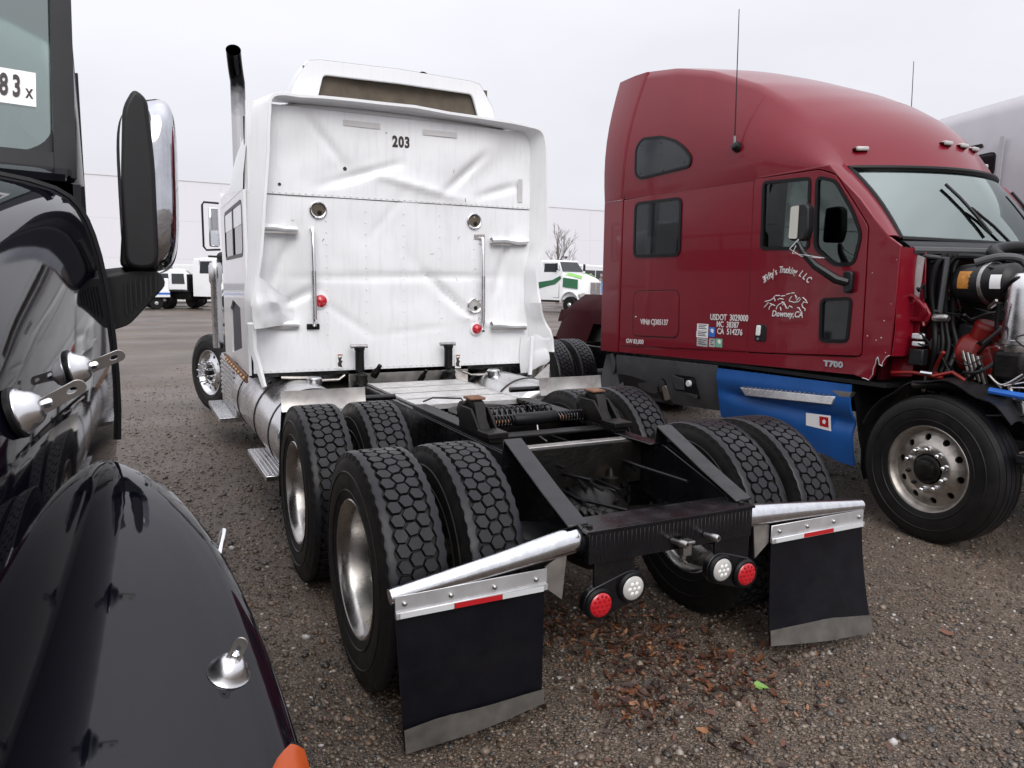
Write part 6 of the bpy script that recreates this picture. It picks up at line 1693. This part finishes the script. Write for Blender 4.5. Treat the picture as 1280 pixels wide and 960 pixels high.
    text('digits', '8', .112, M['black_ink'], g, wpt(.083,0,.018), ux, uy, bold=.003, sx=.42)
    text('digits', '3', .112, M['black_ink'], g, wpt(.050,0,.018), ux, uy, bold=.003, sx=.42)
    text('letter', 'x', .075, M['black_ink'], g, o-ux*.018-uy*.012, ux, uy, bold=.001, sx=.50)
    text('digits', '6', .150, M['black_ink'], g, o+ux*-.15, ux, uy, bold=.004, sx=.72) if 0 else None
    # ---- mirror
    g = empty('wing_mirror', T)
    y0 = -.45
    prof = []
    def shell(u, v):
        # rounded chrome back: u around vertical outline, v from rim (0) to crown (1)
        a = 2*PI*u
        ca, sa = math.cos(a), math.sin(a)
        ex = math.copysign(abs(ca)**.55, ca); ez = math.copysign(abs(sa)**.5, sa)
        k = math.cos(v*PI/2)**.55
        return (-1.945+.075*ex*k+.004*ez, y0-.11*math.sin(v*PI/2)**.9, 2.045+.262*ez*k+.02*ex)
    MB().grid(shell, 48, 10).build('chrome_back', M['wetmirror'], g, smooth=60)
    def rim(u, v):
        a = 2*PI*u; ca, sa = math.cos(a), math.sin(a)
        ex = math.copysign(abs(ca)**.5, ca); ez = math.copysign(abs(sa)**.45, sa)
        return (-1.953+.079*ex-.010*v, y0+.002+.10*v, 2.042+.268*ez+.02*ex)
    MB().grid(rim, 48, 3).build('housing', M['black_plastic'], g, smooth=60)
    MB().prism(roundpoly([(-2.035,1.79),(-1.94,1.79),(-1.938,2.10),(-1.950,2.29),(-1.985,2.318),(-2.018,2.26),(-2.032,2.05)], .045, 4), lambda u, v, w: (u, y0-.03+w, v), -.095, .12).build('inner_case', M['black_plastic'], g, bevel=.022, seg=4)
    MB().prism(roundpoly([(-2.048,1.795),(-1.975,1.785),(-1.97,1.93),(-2.035,1.93)], .02), lambda u, v, w: (u, y0-.06+w, v), -.035, .06).build('spot_case', M['black_plastic'], g, bevel=.012, seg=3)
    MB().prism(roundpoly([(-2.09,1.60),(-2.03,1.62),(-1.92,1.745),(-1.935,1.785),(-2.01,1.79),(-2.09,1.76)], .02), lambda u, v, w: (u, y0-.02+w, v), -.05, .08).build('arm', M['black_plastic'], g, bevel=.012, seg=3)
    for k in range(7):
        MB().obox((-2.035+.014*k,y0-.078,1.70+.008*k),(.005,.018,.10-.008*k)).build('arm_rib', M['black_plastic'], g)
    MB().tube([(-2.10,y0-.02,1.755),(-2.03,y0-.02,1.765),(-1.97,y0-.02,1.785)], .035, 10).build('hinge', M['black_plastic'], g)
    for ch in T.children:
        ch.location = Vector(ch.location)-loc
    return T
M['screen2'] = glass_mat('black_truck_glass', (.72,.80,.78), .10, .6)
M['wetmirror'] = mat('wet_streaked_chrome', (.50,.51,.54), .06, 1.0, var=.15, vscale=20, bump=.10, bscale=18, rvar=.04, damt=.35, dirt=(.25,.25,.26), dscale=4, streak=True)
black_truck()

# ================================================================== grey sleeper beyond the red truck
def grey_truck():
    T = thing('semi_truck', 'silver grey sleeper truck with a sloping roof behind the red truck', 'truck', (8.25, 3.0, 0))
    w = 1.25
    def sec(y):
        zt = interp([-3,-1.2,-.6,.3,1.2,2.2,2.6],[4.02,4.02,4.0,3.92,3.70,3.20,2.80], y)
        h = [(w,1.0),(w,1.9),(w,2.66),(w-.03,3.1),(w-.08,zt-.22),(w-.16,zt-.06),(w-.34,zt),(0,zt+.03)]
        return [(-x,y,z) for x, z in h]+[(x,y,z) for x, z in reversed(h[:-1])]
    MB().loft([sec(-3+5.6*i/24) for i in range(25)], closed=True).build('cab', M['grey_truck'], T, smooth=45)
    MB().prism([(.0,0),(0,0)], lambda u, v, w_: (0,0,0), 0, 0) if 0 else None
    MB().sheet(lambda u, v: (-w-.02+.03*v*v, -.645+.05*u, 1.2+2.30*v), 2, 16, .01).build('side_moulding', M['grey_truck'], T)
    MB().box(-w-.006,-w+.01,-3.0,-.65,2.675,2.685).build('side_seam', M['black_plastic'], T)
    g = empty('sleeper_window', T)
    lp = roundpoly([(-.46,3.02),(-.14,3.07),(-.10,3.22),(-.12,3.30),(-.52,3.33),(-.53,3.10)], .04)
    MB().prism(offset(lp, -.02), lambda u, v, w_: (-w-w_+.03*max(0,(v-2.66))/.44+.01*max(0,v-3.1), u, v), -.03, .008).build('window_gasket', M['hose'], g)
    MB().prism(lp, lambda u, v, w_: (-w-w_+.03*max(0,(v-2.66))/.44+.01*max(0,v-3.1), u, v), 0, .012).build('pane', M['glass_dark'], g)
    MB().prism([(-.38,3.42),(.18,3.40),(.20,3.43),(-.36,3.46)], lambda u, v, w_: (-w+.06-w_, u, v), -.02, .02).build('side_slot', M['black_plastic'], T)
    for y in (-1.9,-.6,1.9):
        wm = dict(rim=M['alu'], hub=M['black_dirty'], nut=M['steel'])
        make_wheel('wheel', T, (-1.05,y if y > 0 else y-2.5,.515), PI, 'steer' if y > 0 else 'dual', wm)
        make_wheel('wheel', T, (1.05,y if y > 0 else y-2.5,.515), 0, 'steer' if y > 0 else 'dual', wm)
    for s in (-1,1): MB().box(s*.43-.04,s*.43+.04,-6.0,3.2,.68,.94).build('frame_rail', M['black_steel'], T)
    MB().loft([[(-a,y,.95),(-a,y,zt-.1),(-a+.15,y,zt),(a-.15,y,zt),(a,y,zt-.1),(a,y,.95)] for y, a, zt in ((2.6,1.0,1.9),(3.4,.9,1.75),(4.0,.8,1.5))], closed=True).build('hood', M['grey_truck'], T, smooth=45)
grey_truck()

# ================================================================== far vehicles
def simple_wheel(parent, x, y, r=.48, w=.28, s=-1):
    g = empty('wheel', parent, (x, y, r), 0 if s > 0 else PI)
    MB().lathe([(r*.6,-w/2),(r*.9,-w/2),(r,-w/2+.04),(r,w/2-.04),(r*.9,w/2),(r*.6,w/2)], n=24).build('tyre', M['rubber'], g)
    MB().lathe([(r*.62,w/2-.06),(r*.58,w/2),(r*.5,w/2-.03),(r*.3,w/2-.02),(.1,w/2+.03),(0,w/2+.04)], n=20).build('rim', M['alu'], g)
def conv_truck(T, P, col):
    """conventional truck, faces +y locally; h roof height, b window sill height"""
    h, b_ = P['h'], P['b']
    cab = []
    for y, a, zt in ((-1.55,1.05,h-.04),(-.6,1.07,h),(0,1.05,h-.03)):
        cab.append([(-a,y,.75),(-a,y,b_-.1),(-a+.10,y,zt-.08),(-a+.24,y,zt),(a-.24,y,zt),(a-.10,y,zt-.08),(a,y,b_-.1),(a,y,.75)])
    a = 1.02; zt = b_
    cab.append([(-a,.42,.75),(-a,.42,b_-.1),(-a+.04,.40,zt-.05),(-a+.10,.38,zt),(a-.10,.38,zt),(a-.04,.40,zt-.05),(a,.42,b_-.1),(a,.42,.75)])
    MB().loft(cab, closed=True).build('cab', M[col], T, bevel=.02)
    for s in (-1, 1):
        MB().prism([(-1.0,b_),(-.02,b_),(-.16,h-.22),(-1.0,h-.22)], lambda u, v, w_: (s*(1.05-.085*(v-b_)/(h-b_)+w_), u, v), -.01, .012).build('door_window', M['glass_dark'], T)
        MB().prism([(-1.08,.9),(.2,.9),(.2,h-.3),(.18,h-.3),(.18,.92),(-1.06,.92),(-1.06,h-.15),(-1.08,h-.15)], lambda u, v, w_: (s*(1.052-.085*max(0,v-b_)/(h-b_)+w_), u, v), -.005, .006).build('door_seam', M['grey_plastic'], T)
    def wp(x, v, o): return (x*(1.0-.10*v), .39-.36*v+o, b_+.04+(h-b_-.16)*v)
    MB().hexa([wp(-.95,0,.02),wp(.95,0,.02),wp(.95,0,-.02),wp(-.95,0,-.02),wp(-.92,1,.02),wp(.92,1,.02),wp(.92,1,-.02),wp(-.92,1,-.02)]).build('windscreen', M['glass_grey'], T)
    hd = []
    for y, q, z in ((.42,.98,b_-.02),(1.0,.85,b_-.10),(1.6,.70,b_-.26),(1.95,.62,b_-.40),(2.05,.58,b_-.50)):
        hd.append([(-q,y,.8),(-q,y,z-.22),(-q+.12,y,z-.04),(-q+.3,y,z),(q-.3,y,z),(q-.12,y,z-.04),(q,y,z-.22),(q,y,.8)])
    MB().loft(hd, closed=True).build('hood', M[col], T, smooth=40)
    for s in (-1, 1):
        MB().sheet(lambda u, v: (s*(.62+.50*u), 1.05+.70*math.cos(PI*(.05+.9*v)), .52+.74*math.sin(PI*(.05+.9*v))), 5, 14, .04).build('fender', M[col], T, smooth=50)
        MB().prism(roundpoly([(.62,.90),(1.05,.94),(1.08,1.16),(.66,1.24)], .06), lambda u, v, w_: (s*u, 1.78+w_, v), -.15, .06).build('headlamp', M['clear_lens'], T, bevel=.02)
        simple_wheel(T, s*.98, 1.05, .50, .28, s)
        simple_wheel(T, s*.98, -3.6, .50, .5, s)
        g = empty('wing_mirror', T); MB().obox((s*1.32,.2,b_+.3),(.14,.10,.42)).build('housing', M['black_plastic'], g, bevel=.02); MB().tube([(s*1.05,.15,b_+.1),(s*1.3,.2,b_+.2)], .02, 6).build('arm', M['black_plastic'], g)
    MB().box(-.54,.54,2.05,2.09,.76,b_-.52).build('grille_surround', M[col], T, bevel=.02)
    gr = MB().box(-.48,.48,2.09,2.11,.82,b_-.60).build('grille', M['alu_dirty'], T, bevel=.01)
    MB().box(-.03,.03,2.11,2.125,.82,b_-.60).build('grille_bar', M['chrome'], T)
    MB().box(-1.1,1.1,2.0,2.16,.45,.70).build('bumper', M['black_plastic'], T, bevel=.03)
    for s in (-1,1): MB().box(s*.4-.05,s*.4+.05,-4.6,1.9,.62,.86).build('frame_rail', M['black_steel'], T)
# white and green day-cab
def green_truck():
    T = thing('day_cab_truck', 'white truck with green and lime stripes on its hood, parked far off', 'truck', (21.6, 36.6, 0), R(-160))
    conv_truck(T, dict(h=3.15, b=2.42), 'white')
    for s in (-1, 1):
        MB().sheet(lambda u, v: (s*(1.00-.13*u-.08*u*u-.012*v+.012), .45+.95*u, 1.55+.55*v-.12*u), 8, 3, .01).build('green_stripe', M['green'], T)
        MB().sheet(lambda u, v: (s*(.93-.16*u-.06*u*u-.14*v), .44+1.15*u, 2.24+.16*v-.13*u*u-.08*u), 8, 3, .01).build('lime_stripe', M['lime'], T)
        MB().prism([(-1.5,1.4),(-.1,1.7),(.35,2.05),(.3,2.2),(-.3,1.95),(-1.5,1.8)], lambda u, v, w_: (s*(1.07+w_), u, v), -.01, .01).build('green_stripe', M['green'], T)
green_truck()
# rollback truck
def rollback():
    T = thing('flatbed_truck', 'white flatbed tow truck with a dark bed, parked far off beside the trailer', 'truck', (2.9, 43.2, 0), R(-140))
    conv_truck(T, dict(h=2.95, b=2.05), 'white')
    MB().box(-1.2,1.2,-6.0,-1.75,.98,1.10).build('flatbed', M['black_steel'], T)
    MB().box(-1.2,1.2,-1.85,-1.75,1.10,2.0).build('headboard', M['black_steel'], T)
    MB().box(-1.0,1.0,-5.0,-1.8,.55,.98).build('tool_box', M['black_dirty'], T)
    MB().box(-.5,.5,-.9,-.7,2.96,3.08).build('beacon_bar', M['black_plastic'], T, bevel=.02)
    V = thing('utility_van', 'small white van with roof lights, parked behind the flatbed tow truck', 'van', (.2, 50.0, 0), R(-100))
    secs = []
    for y, zt, zb in ((-2.4,2.35,.45),(.9,2.35,.45),(1.5,1.75,.45),(2.5,1.35,.45),(2.7,1.0,.45)):
        secs.append([(-.95,y,zb),(-.97,y,min(1.3,zt)),(-.85,y,zt),(.85,y,zt),(.97,y,min(1.3,zt)),(.95,y,zb)])
    MB().loft(secs, closed=True).build('body', M['white'], V, bevel=.04)
    for s in (-1,1):
        for y0, y1 in ((-2.1,-1.0),(-.85,.05),(.2,.95)):
            MB().prism([(y0,1.42),(y1,1.42),(y1-.05,2.05),(y0,2.05)], lambda u, v, w_: (s*(.955-.11*(v-1.42)/.93+w_), u, v), -.01, .03).build('side_window', M['glass_grey'], V)
        simple_wheel(V, s*.85, 1.7, .36, .24, s); simple_wheel(V, s*.85, -1.6, .36, .24, s)
    MB().hexa([(-.8,1.46,1.80),(.8,1.46,1.80),(.8,1.44,1.80),(-.8,1.44,1.80),(-.75,1.0,2.27),(.75,1.0,2.27),(.75,.96,2.27),(-.75,.96,2.27)]).build('windscreen', M['glass_grey'], V)
    MB().box(-.6,.6,-.2,.1,2.352,2.46).build('roof_lights', M['black_plastic'], V, bevel=.03)
rollback()
def trailer():
    T = thing('low_trailer', 'low white trailer bed with a blue stripe along its edge, parked far off', 'trailer', (-2.4, 45.0, 0), R(-85))
    MB().box(-1.2,1.2,-3.2,2.2,.85,.93).build('deck', M['deck'], T)
    for s in (-1,1):
        MB().box(s*1.21-.02,s*1.21+.02,-3.2,2.2,.70,1.02).build('side_rail', M['white'], T)
        MB().box(s*1.235-.004,s*1.235+.004,-3.2,2.2,.84,.95).build('blue_stripe', M['sticker_blue'], T)
        simple_wheel(T, s*.95, -.5, .36, .24, s); simple_wheel(T, s*.95, 1.5, .36, .24, s)
    MB().hexa([(-1.1,1.6,.95),(1.1,1.6,.95),(1.1,2.2,.95),(-1.1,2.2,.95),(-1.0,1.8,1.75),(1.0,1.8,1.75),(1.0,2.2,1.75),(-1.0,2.2,1.75)]).build('winch_housing', M['white'], T, bevel=.05)
    MB().lathe([(.16,0),(.18,.02),(.14,.04),(0,.05)], c=(-1.06,1.95,1.25), ax=(-1,0,0), n=16).build('round_emblem', M['grey_plastic'], T)
    MB().box(-1.1,1.1,-3.0,1.4,1.1,1.5).build('load', M['black_dirty'], T, bevel=.05)
    B = thing('shipping_container', 'plain white box container standing against the warehouse wall', 'container', (.6, 57.0, 0), R(-78))
    MB().box(-1.2,1.2,-3,3,.15,2.75).build('body', M['white'], B, bevel=.02)
    for i in range(24):
        for s in (-1,1): MB().box(s*1.21-.02,s*1.21+.02,-2.95+.25*i,-2.83+.25*i,.25,2.65).build('rib', M['white'], B)
trailer()
def bus():
    T = thing('city_bus', 'white and blue bus with dark windows, parked far off behind the green truck', 'bus', (31.5, 47.5, 0), R(120))
    MB().box(-1.25,1.25,-6,6,.95,1.9).build('lower_body', M['sticker_skyblue'], T, bevel=.05)
    MB().box(-1.25,1.25,-6,6,1.905,3.1).build('upper_body', M['white'], T, bevel=.08)
    MB().box(-1.2,1.2,-5.9,5.9,.4,.948).build('skirt', M['hose'], T)
    for s in (-1,1):
        for i in range(7):
            MB().box(s*1.255-.01,s*1.255+.01,-5.7+1.65*i,-4.2+1.65*i,1.95,2.72).build('window', M['glass_dark'], T)
            pr = MB()
            pr.lathe([(0,-.15),(.12,-.1),(.15,0),(.11,.12),(0,.16)], c=(s*1.262,-4.95+1.65*i,2.35), ax=(0,0,1), n=10)
            pr.prism([(-.3,1.95),(.3,1.95),(.2,2.15),(.06,2.22),(-.06,2.22),(-.2,2.15)], lambda u, v, w_: (s*1.262+w_, -4.95+1.65*i+u, v), -.01, .01)
            pr.build('advert_figure', M['skin'], T)
        MB().prism([(-2,1.1),(-.8,1.15),(-.6,1.6),(-1.9,1.55)], lambda u, v, w_: (s*1.256+w_, u, v), -.01, .01).build('yellow_patch', M['yellow'], T)
        for y in (-3.8, 3.6): simple_wheel(T, s*1.1, y, .48, .3, s)
M['sticker_skyblue'] = mat('sky_blue_advert', (.12,.30,.62), .5, var=.15)
M['skin'] = mat('printed_figures', (.35,.27,.25), .6, var=.3, vscale=3)
bus()
def bare_tree(loc, h, seed, label):
    T = thing('bare_tree', label, 'tree', loc)
    rs = random.Random(seed)
    MB().tube([(0,0,0),(.05,.02,h*.25),(-.05,0,h*.5),(.02,.03,h*.72)], [.16,.13,.10,.05], 8).build('trunk', M['bark'], T)
    cr = MB()
    def grow(p, d, L, r, k):
        q = p+d*L
        mid = p+d*L*.5+Vector((rs.uniform(-.05,.05),rs.uniform(-.05,.05),0))*L
        cr.tube([p, mid, q], [r, r*.8, r*.55], 4, caps=False)
        if k == 0: return
        for _ in range(3 if k > 1 else 4):
            nd = (d+Vector((rs.uniform(-.6,.6), rs.uniform(-.6,.6), rs.uniform(-.1,.5)))).normalized()
            grow(p+d*L*rs.uniform(.55,1), nd, L*rs.uniform(.55,.8), r*.5, k-1)
    for i in range(8):
        a = rs.random()*6.28
        grow(Vector((0,0,h*(.28+.05*i))), Vector((math.cos(a)*.6, math.sin(a)*.6, 1)).normalized(), h*.22, .06, 3)
    cr.build('crown', M['bark'], T, fix=False)
M['bark'] = mat('bark', (.16,.14,.13), .9, var=.3)
bare_tree((31.5, 55.0, 0), 6.6, 4, 'leafless grey tree standing in front of the far warehouse wall')
